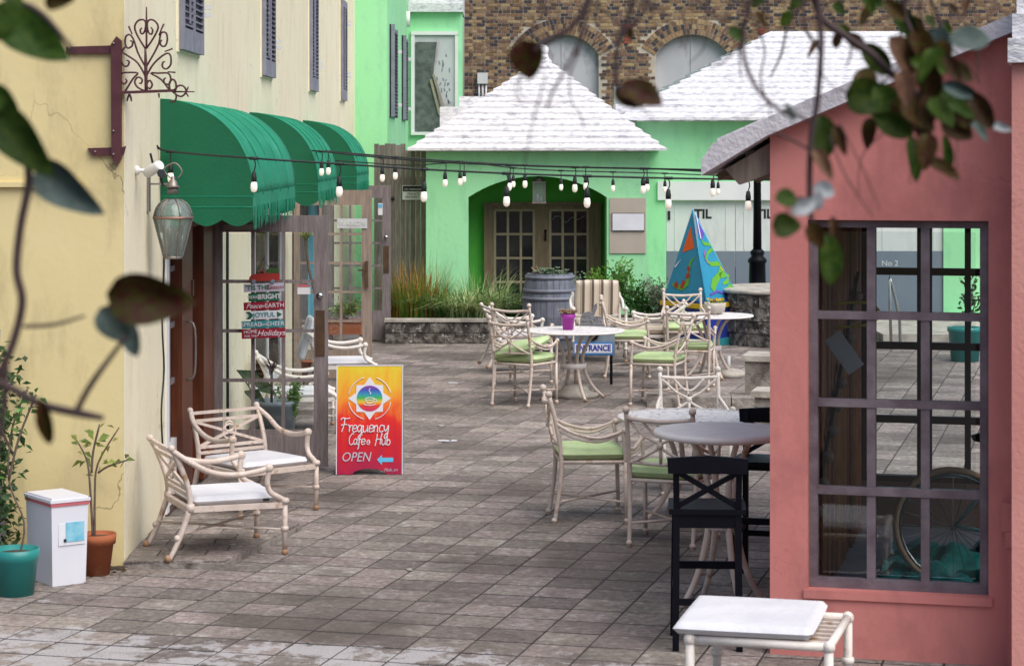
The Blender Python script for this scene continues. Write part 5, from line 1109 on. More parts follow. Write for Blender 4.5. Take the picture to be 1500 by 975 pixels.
t = thing('bowl', 'pale round bowl on the farther table', 'bowl', (2.46, 25.85, .72)); obj('shell', MB().lathe([(.07, 0), (.11, .03), (.125, .09), (.125, .135), (.115, .135), (.11, .09)], 24), 'coping', t)
t = plant('yellow_flowers', 'yellow flowers in the bowl on the farther table', 'flowers', (2.46, 25.85, .83)); mb = MB(); mb2 = MB()
for k in range(60):
    a_ = rnd.uniform(0, 6.28); r_ = rnd.uniform(0, .11); mb.leaf((r_*math.cos(a_), r_*math.sin(a_), rnd.uniform(0, .06)), (math.cos(a_), math.sin(a_), 1), .04, .03)
    mb2.leaf((r_*math.cos(a_), r_*math.sin(a_), rnd.uniform(-.02, .03)), (math.cos(a_), math.sin(a_), 1), .05, .02)
obj('petals', mb, 'yellowp', t); obj('leaves', mb2, 'g_mid', t)
# entrance sign behind the table
es = thing('entrance_sign', 'grey board sign reading ENTRANCE behind the purple pot table', 'sign', (W(867, 0, 130).x, 25.0, 0)); ss = 132.
def ez(px, py): return ((px-867)/ss, 2.6-(py-220)/ss)
obj('board', MB().prism([ez(848, 478), ez(848, 468), ez(852, 459), ez(860, 456), ez(864, 458), ez(868, 448), ez(872, 444), ez(873, 450), ez(868, 463), ez(880, 464), ez(882, 478)], 0, .05), mat('grey_felted', (.16, .16, .175), (.24, .24, .26), 18, .95, bump=.8), es)
e0, e1 = ez(838, 518), ez(896, 500)
obj('panel', MB().box(-.21, .24, .005, .045, e0[1]-.02, ez(0, 478)[1]), 'zinc', es)
for x_ in (-.17, .2): obj('leg', MB().box(x_-.015, x_+.015, .01, .04, 0, e0[1]-.021), 'black', es)
obj('name_plate', MB().box(e0[0], e1[0], -.014, -.002, e0[1]-.01, e1[1]-.005), 'entr', es); obj('letter_strip', MB().box(e0[0]+.012, e1[0]-.012, -.018, -.0145, e0[1]+.012, e1[1]-.025), 'plate', es)
text('ENTRANCE', .092, 'deepblue', es, ((e0[0]+e1[0])/2, -.02, (e0[1]+e1[1])/2-.005), sx=.82, bold=.003)
obj('scrollwork', MB().tube([(-.05, -.02, e1[1]+.03), (0, -.02, e1[1]+.09), (.04, -.02, e1[1]+.04), (-.02, -.02, e1[1]+.02), (.07, -.02, e1[1]+.08)], .01, 6), 'black', es)

# lounge chairs
def chair_b(label, loc, rz, group='low lounge armchairs with pale cushions', sc=1., m='alu'):
    t = thing('lounge_armchair', label, 'armchair', loc, rz, group)
    W2 = .29
    for s2 in (-1, 1):
        x = s2*W2; xo = s2*(W2+.035)
        obj('rear_leg', MB().tube([(x, -.40, .0), (x, -.33, .14), (x, -.265, .32)], [.014, .018, .021], 8).lathe([(.026, .30), (.028, .325), (.026, .35)], 10, (x, -.262, 0)).ball((x, -.345, .14), .022, 8), m, t)
        obj('back_post', MB().tube([(x, -.262, .33), (x, -.275, .45), (x, -.33, .60), (x, -.375, .69)], .018, 8).ball((x, -.382, .70), .024, 10), m, t)
        obj('armrest', MB().tube([(x, -.375, .685), (xo, -.28, .62), (xo, -.14, .545), (xo, .02, .52), (xo, .16, .535), (xo, .22, .55)], [.018, .018, .019, .019, .019, .019], 8).ball((xo, .235, .552), .030, 10).tube([(xo, .235, .53), (xo, .225, .46), (xo, .245, .40), (xo, .30, .365), (xo, .335, .345)], .018, 8), m, t)
        obj('front_leg', MB().tube([(xo, .34, 0), (xo, .34, .36)], [.016, .019], 8, 1).lathe([(.027, .325), (.029, .34), (.027, .355)], 10, (xo, .34, 0)).lathe([(.022, .15), (.024, .165), (.022, .18)], 10, (xo, .34, 0)), m, t)
        obj('foot', MB().ball((xo, .34, .018), .024, 8).ball((x, -.405, .018), .024, 8), 'foot', t)
    obj('seat_frame', MB().bar((-W2, -.262, .31), (W2, -.262, .31), .03, .035).bar((-W2-.035, .34, .315), (W2+.035, .34, .315), .03, .035).bar((-W2, -.262, .315), (-W2-.035, .34, .315), .03, .035).bar((W2, -.262, .315), (W2+.035, .34, .315), .03, .035).box(-W2+.01, W2-.01, -.24, .32, .305, .318), m, t)
    bk_ = MB()
    for z, y in ((.68, -.368), (.625, -.343), (.44, -.275), (.40, -.268)): bk_.bar((-W2, y, z), (W2, y, z), .02, .022)
    obj('back_rails', bk_, m, t)
    ring = lambda r_, zc2: [(r_*math.cos(R(a_)), -.307, zc2+r_*math.sin(R(a_))) for a_ in range(0, 361, 30)]
    obj('back_lattice', MB().bar((-W2, -.345, .625), (W2, -.278, .44), .016, .02).bar((W2, -.345, .625), (-W2, -.278, .44), .016, .02).tube(ring(.055, .533), .010, 6, 1).tube(ring(.038, .57), .008, 6, 1), m, t)
    obj('stretcher', MB().tube([(-W2, -.34, .16), (W2+.03, .33, .16)], .008, 6, 1).tube([(W2, -.34, .16), (-W2-.03, .33, .166)], .008, 6, 1), m, t)
    return t
lounge = [(-1.80, 14.42, 68, 'nearest lounge armchair with slipped white pad, at the yellow building corner', .05),
          (-1.80, 16.35, 140, 'lounge armchair with ringed lattice back in front of the nearest open door', .05),
          (-1.70, 24.0, 82, 'pale lounge armchair beyond the open door, near the terracotta box', .0),
          (-1.88, 20.95, 82, 'pale lounge armchair mostly hidden behind the nearest open door and red sign', .0)]
lb0 = None
for i, (x, y, az, lb, zz) in enumerate(lounge):
    z = .045 if i == 0 else 0
    if lb0 is None: lb0 = chair_b(lb, (x, y, z), face(az))
    elif i == 2: lb2 = chair_b(lb, (x, y, z), face(az), m='alu_w')
    elif i == 3: dup(lb2, (x, y, z), face(az), lb)
    else: dup(lb0, (x, y, z), face(az), lb)
    lbl = ['thin white seat pad slipped forward on the nearest lounge armchair', 'white seat pad on the armchair before the open glass door', 'thick white seat pad on the armchair near the terracotta box', 'white seat pad on the armchair behind the red sign'][i]
    f_ = Vector((math.sin(R(az)), math.cos(R(az)), 0))*(.04)
    cushion(.56, .56, .065, 'whitefab', lbl, (x+f_.x, y+f_.y, z+.325), face(az), (R(0), 0), group='white pads on the lounge armchairs', pinch=.2)
t = tag(obj('label_tab', MB().box(-.02, .02, -.003, .003, -.008, .008), 'ink', None, (-1.47, 14.13, .41), (0, 0, R(22))), 'tiny dark label tab on the edge of the nearest white pad', 'label')
cushion(.52, .46, .08, 'whitefab', 'white back cushion leaning in the armchair near the terracotta box', (-2.03, 23.97, .60), face(82), (R(74), 0), 'back_cushion', pinch=.3)
# striped chairs at the back
c = dup(lb2, (1.21, 27.9, .10), face(178), 'pale armchair with tall striped cushion beside the barrel', 'striped cushion armchairs')
cushion(.54, .56, .10, 'stripe', 'brown and cream striped seat cushion on the chair by the barrel', (1.21, 27.87, .42), face(178), name='striped_cushion')
cushion(.56, .52, .10, 'stripe', 'tall striped back cushion on the chair by the barrel', (1.21, 28.13, .72), face(178), (R(80), 0), 'striped_cushion', pinch=.3)
c = dup(lb2, (1.86, 27.4, .05), face(-88), 'pale armchair with striped roll cushion left of the farther table', 'striped cushion armchairs')
cushion(.52, .52, .11, 'stripe', 'striped roll cushion on the armchair left of the farther table', (1.84, 27.4, .38), face(-88), name='striped_cushion')
c = dup(lb2, (.20, 26.4, .08), face(80), 'pale armchair with white roll left of the barrel, behind the table', 'striped cushion armchairs')
cushion(.50, .50, .08, 'whitefab', 'white cushion on the armchair just left of the barrel', (.22, 26.4, .41), face(80))

# bar stools
def stool(label, loc, rz):
    t = thing('bar_stool', label, 'stool', loc, rz, 'black cross-back bar stools')
    for s2 in (-1, 1):
        obj('rear_leg', MB().bar((s2*.165, -.185, 0), (s2*.16, -.165, .72), .034, .034).bar((s2*.16, -.165, .72), (s2*.165, -.215, 1.0), .032, .026, (0, 1, 0)), 'black', t)
        obj('front_leg', MB().bar((s2*.175, .185, 0), (s2*.165, .165, .70), .034, .034), 'black', t)
        obj('side_rail', MB().bar((s2*.165, -.175, .30), (s2*.17, .175, .30), .022, .04).bar((s2*.163, -.165, .66), (s2*.163, .165, .66), .022, .06), 'black', t)
    obj('seat', MB().prism([(-.20, -.19), (.20, -.19), (.205, .0), (.20, .19), (-.20, .19), (-.205, 0)], .705, .735, 'xy'), 'black', t)
    obj('top_rail', MB().prism([(-.205, .925), (.205, .925), (.21, 1.005), (.0, 1.02), (-.21, 1.005)], -.24, -.212), 'black', t)
    obj('cross_brace', MB().bar((-.15, -.17, .75), (.155, -.215, .93), .028, .016, (0, 1, 0)).bar((.15, -.17, .75), (-.155, -.207, .93), .028, .016, (0, 1, 0)), 'black', t)
    obj('front_rail', MB().bar((-.17, .178, .38), (.17, .178, .38), .022, .04).bar((-.163, -.168, .67), (.163, -.168, .67), .02, .07).bar((-.165, -.178, .25), (.165, -.178, .25), .02, .035), 'black', t); return t
s1_ = stool('front black bar stool with cross back at the high table', (1.09, 11.90, 0), R(-4))
dup(s1_, (1.62, 13.65, 0), R(165), 'rear black bar stool half hidden behind the pink wall')

# ottoman bench
ot = thing('ottoman', 'low pale metal ottoman with bamboo style frame at the bottom right', 'ottoman', (1.237, 10.31, 0), R(-16))
zF = .415
for sx_, sy_ in ((-1, -1), (1, -1), (1, 1), (-1, 1)): obj('leg', MB().tube([(sx_*.31, sy_*.33, 0), (sx_*.31, sy_*.33, zF)], .021, 10, 1).ball((sx_*.31, sy_*.33, zF), .03, 10).lathe([(.028, .2), (.03, .215), (.028, .23)], 10, (sx_*.31, sy_*.33, 0)), 'alu_w', ot)
for sy_ in (-1, 1): obj('rail', MB().tube([(-.31, sy_*.33, zF), (.31, sy_*.33, zF)], .02, 10, 1), 'alu_w', ot)
for sx_ in (-1, 1): obj('rail', MB().tube([(sx_*.31, -.33, zF), (sx_*.31, .33, zF)], .02, 10, 1), 'alu_w', ot)
for k in range(7): obj('slat', MB().bar((-.3, -.26+k*.087, zF+.003), (.3, -.26+k*.087, zF+.003), .03, .012), 'alu', ot)
obj('stretcher', MB().tube([(-.31, -.33, .12), (.31, .33, .12)], .01, 6, 1).tube([(.31, -.33, .12), (-.31, .33, .128)], .01, 6, 1), 'alu_w', ot)
cu = cushion(.63, .68, .06, 'whitefab', 'flat white pad on the ottoman at the bottom right', (1.237-.085, 10.31-.0, .437), R(-14), pinch=.2)

# ============================================================ A-FRAME SIGN
af = thing('sandwich_board', 'red and orange painted sandwich board with rainbow cup emblem', 'sign', (-1.05, 18.06, 0), R(2))
hgt = .865; tilt = R(-9)
pan = MB().prism([(-.262, 0), (-.14, 0), (-.12, .022), (-.07, .04), (0, .046), (.07, .04), (.12, .022), (.14, 0), (.255, 0), (.262, hgt), (-.262, hgt)], 0, .012)
fp = obj('front_panel', pan, 'signpaint', af, (0, 0, .004), (tilt, 0, 0))
bp = obj('back_panel', MB().prism([(-.25, 0), (.262, 0), (.262, hgt), (-.262, hgt)], 0, .012), 'cyanl', af, (.012, .30, .004), (R(10), 0, 0))
obj('edge_frame', MB().box(-.268, -.262, -.003, .014, .0, hgt).box(.262, .268, -.003, .014, .0, hgt).box(-.268, .268, -.003, .014, hgt, hgt+.008), 'plate', fp)
obj('hinge', MB().box(-.2, -.14, .01, .045, hgt-.01, hgt+.004).box(.14, .2, .01, .045, hgt-.01, hgt+.004), 'steel', fp)
def stroke2(pts, w_, m, y=-.003, sub=5, nm='lettering', parent=None, closed=False):
    mb = MB(); mb.tube([(x, y, z) for x, z in pts], w_/2, 6, sub); o = obj(nm, mb, m, parent or fp); mb = None; return o
cz = .605
# sun rays and disc
star = []
nR = 8
for k in range(nR*2):
    a_ = math.pi/2+k*math.pi/nR; r_ = (.172 if k % 4 == 0 else .15) if k % 2 == 0 else .118; star.append((r_*math.cos(a_), cz+r_*math.sin(a_)))
obj('sun_rays', MB().prism(star, -.003, -.0005), 'plate', fp)
disc = [(.103*math.cos(R(a_)), .103*math.sin(R(a_))) for a_ in range(0, 360, 10)]
obj('disc', MB().prism(disc, -.0055, -.0035), 'rainbow', fp, (0, 0, cz))
for a0, a1 in ((15, 75), (105, 170), (190, 255), (285, 350)):
    stroke2([(.172*math.cos(R(a_)), cz+.172*math.sin(R(a_))) for a_ in range(a0, a1, 8)], .007, 'plate', nm='arc')
def el(cx, cz_, rx2, rz2, a0=0, a1=360, st=20): return [(cx+rx2*math.cos(R(a_)), cz_+rz2*math.sin(R(a_))) for a_ in range(a0, a1+1, st)]
for pts in (el(0, cz-.005, .036, .010), el(0, cz-.008, .036, .032, 180, 360), el(.04, cz-.018, .016, .012, -100, 110), el(0, cz-.042, .048, .014, 190, 350), [(0, cz+.03), (.008, cz+.045), (-.006, cz+.06), (.004, cz+.08)]): stroke2(pts, .007, 'plate', -.007, 3, 'cup_emblem')
# hand-lettered words
G = dict(F=[[(.1, 0), (.25, .5), (.3, 1.0)], [(-.05, .9), (.1, 1.05), (.5, 1.0), (.75, 1.05)], [(.0, .5), (.3, .58), (.55, .55)]],
 r=[[(0, .5), (.12, .48), (.15, 0)], [(.15, .3), (.28, .5), (.42, .45)]],
 e=[[(.03, .25), (.38, .3), (.32, .5), (.12, .48), (.02, .22), (.15, 0), (.42, .12)]],
 q=[[(.38, .42), (.2, .52), (.02, .28), (.15, .02), (.33, .15), (.4, .5)], [(.4, .5), (.38, -.1), (.25, -.5), (.15, -.35), (.4, -.1), (.55, .05)]],
 u=[[(0, .5), (.02, .15), (.15, 0), (.33, .15), (.38, .5)], [(.38, .5), (.38, .15), (.48, 0)]],
 n=[[(0, .5), (.04, .3), (.04, 0)], [(.04, .25), (.2, .5), (.34, .35), (.34, .05), (.45, 0)]],
 c=[[(.38, .42), (.2, .52), (.02, .25), (.15, 0), (.4, .1)]],
 y=[[(0, .5), (.04, .2), (.2, .08), (.38, .5)], [(.38, .5), (.36, -.1), (.2, -.5), (.08, -.3), (.3, -.05)]],
 C=[[(.5, .9), (.35, 1.0), (.05, .6), (.12, .1), (.35, 0), (.5, .15)]],
 a=[[(.38, .42), (.2, .52), (.02, .28), (.15, .02), (.33, .15), (.38, .5)], [(.38, .5), (.36, .12), (.5, .02)]],
 f=[[(.38, .85), (.26, 1.0), (.15, .6), (.12, -.2), (.02, -.4)], [(0, .42), (.35, .48)]],
 H=[[(.12, 1.0), (.1, .5), (-.02, -.1)], [(.62, 1.05), (.52, .5), (.5, 0)], [(-.02, .42), (.3, .52), (.65, .5)]],
 b=[[(.02, 1.0), (.04, .4), (.05, .05), (.25, 0), (.38, .25), (.22, .48), (.06, .3)]],
 O=[[(.15, .52), (.02, .3), (.12, .05), (.35, .05), (.42, .3), (.3, .52), (.15, .52)], [(.1, .3), (.35, .32)]])
def script(word, x, z, h, adv, w_, m):
    for ch in word:
        if ch == ' ': x += h*.3; continue
        for st_ in G[ch]: stroke2([(x+px*h*.85+pz*h*.08, z+pz*h) for px, pz in st_], w_, m, -.004, 4)
        x += h*.85*adv.get(ch, .46)
script('Frequency', -.235, .335, .108, dict(F=.62, r=.40, e=.42, q=.52, u=.50, n=.48, c=.42, y=.4), .0095, 'plate')
script('Cafe', -.17, .235, .09, dict(C=.50, a=.46, f=.36, e=.4), .0085, 'plate')
script('O', -.025, .235, .07, {}, .007, 'plate'); script('Hub', .045, .232, .09, dict(H=.66, u=.5, b=.4), .0085, 'plate')
text('OPEN', .105, 'lilac', fp, (-.11, -.004, .135), shear=.25, ext=.002, sx=.86, bold=.0)
obj('arrow', MB().prism([(.06, .115), (.10, .155), (.10, .132), (.19, .132), (.19, .098), (.10, .098), (.10, .075)], -.004, -.0005), 'skyblue', fp)
text('Made_art', .035, 'lilac', fp, (.17, -.004, .035), shear=.4, ext=.001, sx=.8)

# ============================================================ HOLIDAY PLANK SIGN ON THE DOOR
hsn = thing('holiday_plank_sign', 'stack of little holiday greeting planks with a red truck hanging on the door', 'hanging sign', (W(386, 0, 181).x, 18.235, 0)); s_ = 181.
def pz(py): return 2.6-(py-220)/s_
planks = [(357, 416, 415, 427, 'lilac'), (364, 409, 429, 440.5, 'holly'), (357, 417, 442, 453.5, 'crimson'), (360, 414, 455, 467, 'plate'), (354, 416, 469.5, 480, 'tealp'), (354, 418, 481, 495, 'crimson')]
for (a_, b_, c_, d_, m) in planks:
    x0 = (a_-386)/s_; x1 = (b_-386)/s_; z0 = pz(d_); z1 = pz(c_); cx = (x0+x1)/2; cz2 = (z0+z1)/2
    pkx = obj('plank', MB().box(x0-cx, x1-cx, -.008, .008, z0-cz2, z1-cz2), m, hsn, (cx, 0, cz2), (0, R(-2.2), 0)); h_ = z1-z0
    if a_ == 357 and c_ == 415: text("'TIS THE", h_*.8, 'holly', pkx, (-.05, -.0095, 0), bold=.001); text('Season', h_*.75, 'crimson', pkx, (.09, -.0095, 0), shear=.4)
    if m == 'holly': text('MERRY &', h_*.55, 'plate', pkx, (-.065, -.0095, 0)); text('BRIGHT', h_*.85, 'plate', pkx, (.045, -.0095, 0), bold=.001)
    if c_ == 442: text('Peace', h_*.85, 'plate', pkx, (-.085, -.0095, 0), shear=.4); text('on', h_*.55, 'plate', pkx, (-.005, -.0095, 0), shear=.3); text('EARTH', h_*.8, 'plate', pkx, (.085, -.0095, 0))
    if m == 'plate':
        text('JOYFUL', h_*.8, 'tealp', pkx, (0, -.0095, 0), bold=.001)
        obj('arrow_end', MB().prism([(-.145, -.03), (-.12, 0), (-.145, .03), (-.115, .03), (-.085, 0), (-.115, -.03)], -.011, -.0085).prism([(.145, 0), (.105, .025), (.105, -.025)], -.011, -.0085), 'holly', pkx)
    if m == 'tealp': text('SPREAD', h_*.85, 'plate', pkx, (-.09, -.0095, 0)); text('some', h_*.6, 'plate', pkx, (.01, -.0095, 0), shear=.3); text('CHEER', h_*.85, 'plate', pkx, (.10, -.0095, 0))
    if c_ == 481: text('HOME', h_*.5, 'plate', pkx, (-.105, -.0095, h_*.2)); text('FOR THE', h_*.33, 'plate', pkx, (-.105, -.0095, -h_*.25)); text('Holidays', h_*.85, 'plate', pkx, (.06, -.0095, 0), shear=.4)
def tp(x, y): return ((340+x/7.5-386)/s_, pz(380+y/7.5))
tr = obj('truck', MB().prism([tp(185, 235), tp(190, 195), (tp(215, 165)), tp(300, 155), tp(305, 125), tp(345, 118), tp(362, 150), tp(520, 152), tp(520, 232)], -.012, .006), 'truckred', hsn)
obj('truck_window', MB().prism([tp(310, 150), tp(312, 130), tp(340, 126), tp(350, 150)], -.014, -.0125), 'ink', tr)
obj('fir_tree', MB().prism([tp(370, 148), tp(385, 105), tp(420, 92), tp(510, 95), tp(518, 148)], -.012, .008), 'olive', tr)
for x in (238, 448):
    c = tp(x, 240); wm = MB().lathe([(.017, -.008), (.017, .008)], 14); wm.v = [(v[0]+c[0], v[2]-.012, v[1]+c[1]) for v in wm.v]; obj('truck_wheel', wm, 'garage_grey', tr)
obj('cord', MB().tube([(tp(265, 150)[0], 0, tp(265, 150)[1]), (tp(335, -10)[0], 0, tp(335, -15)[1]), (tp(415, 100)[0], 0, tp(415, 100)[1])], .003, 5, 1), 'rubber', hsn)
obj('chain', MB().tube([(-.10, .0, pz(412)), (-.10, 0, pz(485))], .003, 5, 1).tube([(.10, .0, pz(412)), (.10, 0, pz(485))], .003, 5, 1), 'rubber', hsn)

# ============================================================ LEFT CORNER POTS AND BIN
t = thing('plant_pot', 'round teal plastic pot at the left edge beside the white bin', 'plant pot', (-2.84, 13.2, 0))
obj('pot', MB().lathe([(.105, 0), (.128, .20), (.134, .205), (.14, .27), (.128, .27), (.122, .235)], 26), 'teal', t); obj('soil', MB().lathe([(.12, .22), (.12, .24)], 20), 'earth', t)
t = thing('plant_pot', 'terracotta pot between the white bin and the wall corner', 'plant pot', (-2.475, 13.83, 0))
obj('pot', MB().lathe([(.075, 0), (.10, .19), (.112, .19), (.118, .25), (.105, .25), (.10, .22)], 26), 'terracotta', t); obj('soil', MB().lathe([(.098, .2), (.098, .225)], 20), 'earth', t)
bn = thing('storage_bin', 'square white plastic bin with lid and blue label on the paving', 'bin', (-2.67, 13.43, 0), R(36))
b0, b1, hb = .215, .34, .475
def frust(x0, x1, y0, y1, z0, X0_, X1_, Y0_, Y1_, z1): return MB().add([(x0, y0, z0), (x1, y0, z0), (x1, y1, z0), (x0, y1, z0), (X0_, Y0_, z1), (X1_, Y0_, z1), (X1_, Y1_, z1), (X0_, Y1_, z1)], [(0, 3, 2, 1), (4, 5, 6, 7), (0, 1, 5, 4), (1, 2, 6, 5), (2, 3, 7, 6), (3, 0, 4, 7)])
obj('body', frust(0, b0, 0, b1, 0, -.012, b0+.012, -.012, b1+.012, hb), 'binwhite', bn)
obj('lid', MB().box(-.022, b0+.022, -.022, b1+.022, hb+.022, hb+.04).box(-.01, b0+.01, -.01, b1+.01, hb+.04, hb+.05), 'binwhite', bn); obj('red_band', MB().box(-.018, b0+.018, -.018, b1+.018, hb+.001, hb+.021), 'red', bn)
obj('label', MB().box(.035, .205, -.012, -.0085, .24, .37), 'plate', bn); obj('label_picture', MB().box(.08, .20, -.0155, -.0125, .26, .375), 'bluesticker', bn); obj('label_dot', MB().ball((.075, -.014, .27), .010, 8), 'ink', bn)
def sapling(label, loc, stems, leafm, n, ls, lean):
    t = plant('potted_sapling', label, 'plant', loc)
    sm = MB(); mb = MB()
    for P in stems:
        sm.tube(P, [.008, .007, .006, .004][:len(P)] if len(P) <= 4 else .006, 6, 4)
        for _ in range(n):
            u = rnd.uniform(.5, 1)*(len(P)-1); i = min(int(u), len(P)-2); q = Vector(P[i]).lerp(Vector(P[i+1]), u-i)
            d = Vector((rnd.uniform(-1, 1), rnd.uniform(-.6, .6), rnd.uniform(-.3, .7))); sm_q = q+d*.03; mb.leaf(sm_q, d, ls*rnd.uniform(.7, 1.2), ls*.45, droop=.3)
    obj('stems', sm, 'stem', t); obj('foliage', mb, leafm, t); return t
sapling('leafy sapling with curved stem in the teal pot', (-2.82, 13.2, .22), [[(0, 0, 0), (.03, 0, .2), (-.06, 0, .45), (-.05, .05, .75), (.04, .05, .98)], [(-.06, 0, .45), (0, 0, .7), (.10, 0, .95)], [(-.05, .05, .6), (-.13, .02, .8), (-.15, 0, .95)]], 'g_mid', 15, .075, 0)
sapling('pale leaved sapling with forked stem in the terracotta pot', (-2.49, 13.83, .2), [[(0, 0, 0), (.0, 0, .28), (.02, 0, .48), (.15, 0, .70)], [(-.01, 0, 0), (-.03, 0, .35), (-.05, 0, .50), (-.11, 0, .62)], [(.02, 0, .42), (.08, 0, .46), (.20, 0, .50)], [(-.02, 0, .42), (-.01, 0, .55), (.03, 0, .72)]], 'g_yellow', 9, .07, 0)
vt = plant('leafy_climber', 'dark leafy climber with pale trunk at the left edge against the yellow wall', 'climber', (-3.1, 13.75, 0))
obj('trunk', MB().tube([(0, 0, 0), (.03, .05, .4), (-.03, 0, .9), (0, .1, 1.5)], [.05, .05, .04, .03], 10), mat('pale_bark', (.2, .18, .17), (.3, .28, .27), 8, .9, bump=.8), vt)
mb = MB()
for _ in range(1300):
    p = Vector((rnd.gauss(.0, .08)-.01, rnd.gauss(0, .1), rnd.uniform(.12, 1.35)+rnd.gauss(0, .05))); mb.leaf(p, (rnd.uniform(-1, 1), rnd.uniform(-1, .3), rnd.uniform(-.6, .5)), rnd.uniform(.04, .08), rnd.uniform(.02, .04))
obj('foliage', mb, 'g_dark', vt)

# ============================================================ POTS BEHIND THE DOORS
t = thing('trough_planter', 'blue grey glazed planter seen through the nearest glass door', 'plant pot', (W(403, 0, 170).x, 19.4, 0))
obj('pot', MB().lathe([(.15, 0), (.19, .40), (.20, .41), (.20, .45), (.18, .45), (.17, .40)], 24), 'zinc', t); obj('soil', MB().lathe([(.17, .38), (.17, .41)], 20), 'earth', t)
t = plant('spiky_plant', 'dark red spiky cordyline in the glazed planter behind the glass', 'plant', (W(398, 0, 170).x, 19.4, .40)); mb = MB().tube([(0, 0, 0), (0, 0, .3)], .012, 6, 1)
for k in range(46): a_ = rnd.uniform(0, 6.28); mb.blade((0, 0, .26), a_, rnd.uniform(.14, .26), rnd.uniform(.3, 1.5), .018)
obj('leaves', mb, 'redspike', t)
t = plant('bushy_herb', 'bright bushy plant spilling right of the glazed planter', 'plant', (W(425, 0, 170).x, 19.35, .22)); shrub(t, 700, .12, .12, .42, .035, 'g_bright', 9, lw=.7)
t = plant('broad_leaf_plant', 'large dark paddle leaves left of the glazed planter behind the glass', 'plant', (W(362, 0, 170).x, 19.5, .4)); mb = MB()
for (dx, dz, ll) in ((-.1, .30, .30), (.02, .22, .25), (-.03, .12, .2)):
    mb.tube([(0.1, 0, 0), (dx*.3, 0, dz*.7), (dx, 0, dz)], .006, 5); mb.leaf((dx, 0, dz), (1, 0, -.45), ll, .13, (0, -1, .4), .15)
obj('leaves', mb, 'g_dark', t)
t = plant('tall_dracaena', 'tall thin palm like plant beside the middle doorway', 'plant', (W(455, 0, 137).x, 24.6, 0)); mb = MB()
obj('pot', MB().lathe([(.12, 0), (.15, .3), (.16, .3)], 16), 'terracotta', t); obj('trunk', MB().tube([(0, 0, .2), (.02, 0, .9), (-.06, 0, 1.3), (-.10, 0, 1.62)], .016, 6), 'stem', t)
for k in range(60): mb.blade((-.10, 0, 1.6), rnd.uniform(0, 6.28), rnd.uniform(.12, .26), rnd.uniform(.5, 1.8), .02)
obj('crown', mb, 'g_yellow', t)
for (px, py, s2, lb) in ((507, 505, 118, 'long terracotta window box with green plants beyond the armchair'), (510, 548, 128, 'lower terracotta box on the paving in front of the other box')):
    p = W(px, py, s2); t = thing('window_box', lb, 'plant pot', (p.x, p.y, 0)); zb = .32 if s2 == 118 else 0
    obj('box', MB().box(-.22, .22, -.1, .1, zb, zb+.15).box(-.235, .235, -.115, .115, zb+.15, zb+.18), 'terracotta', t)
    if zb: obj('stand', MB().box(-.2, -.17, -.08, .08, 0, zb).box(.17, .2, -.08, .08, 0, zb), 'stem', t)
t = plant('leafy_box_plant', 'yellow green leaves growing in the terracotta window box', 'plant', (W(507, 0, 118).x, 27.9, .48)); shrub(t, 240, .2, .1, .24, .09, 'g_yellow', 7, lw=.4); 

# small debris on the paving
db = MB()
for (px, py) in ((652, 645), (645, 648), (660, 645)): pass
for k, (px, py, w_) in enumerate(((650, 646, .10), (665, 646, .05), (664, 561, .10), (647, 624, .05), (600, 835, .03))):
    s2 = (py-220)/2.6; x = (px-733)/s2; y = 3300/s2
    tag(obj('paper_scrap', MB().box(-w_/2, w_/2, -.035, .035, .002, .006), 'plate' if k < 3 else 'coping', None, (x, y, .002), (0, 0, rnd.uniform(-.4, .4))), ['larger white scrap lying on the paving right of the red sign', 'smaller white scrap beside the larger one on the paving', 'pale scrap on the far paving left of the front cream chair', 'tan dry leaf on the paving above the white scraps', 'tiny pale scrap on the near paving'][k], 'scrap')

# ============================================================ FOREGROUND BRANCHES
def leaf_mesh(name, m, l, wd, bend, fold, pointy):
    mb = MB(); nl, nw = 12, 6
    for side in (0, 1):
        for i in range(nl+1):
            u = i/nl; prof_ = (math.sin(math.pi*min(1, u**(.75 if not pointy else .85)))**.62)*(1 if not pointy else (1-.15*u)); prof_ *= (.82+.36*u if pointy else 1.12-.3*u); prof_ = max(prof_, .02)
            for j in range(nw+1):
                v = -1+2*j/nw; x = u*l; y = v*wd/2*prof_; z = -bend*l*u*u+fold*wd*abs(v)**1.3*prof_+.02*l*math.sin(u*9+v*2)
                mb.v.append((x, y, z-side*.0015))
    K = (nl+1)*(nw+1)
    for i in range(nl):
        for j in range(nw):
            a_ = i*(nw+1)+j; mb.f.append((a_, a_+nw+1, a_+nw+2, a_+1)); mb.f.append((K+a_, K+a_+1, K+a_+nw+2, K+a_+nw+1)); mb.smooth += [True, True]
    return mb.mesh(name, M[m])
LM = {}
CR = random.Random(5)
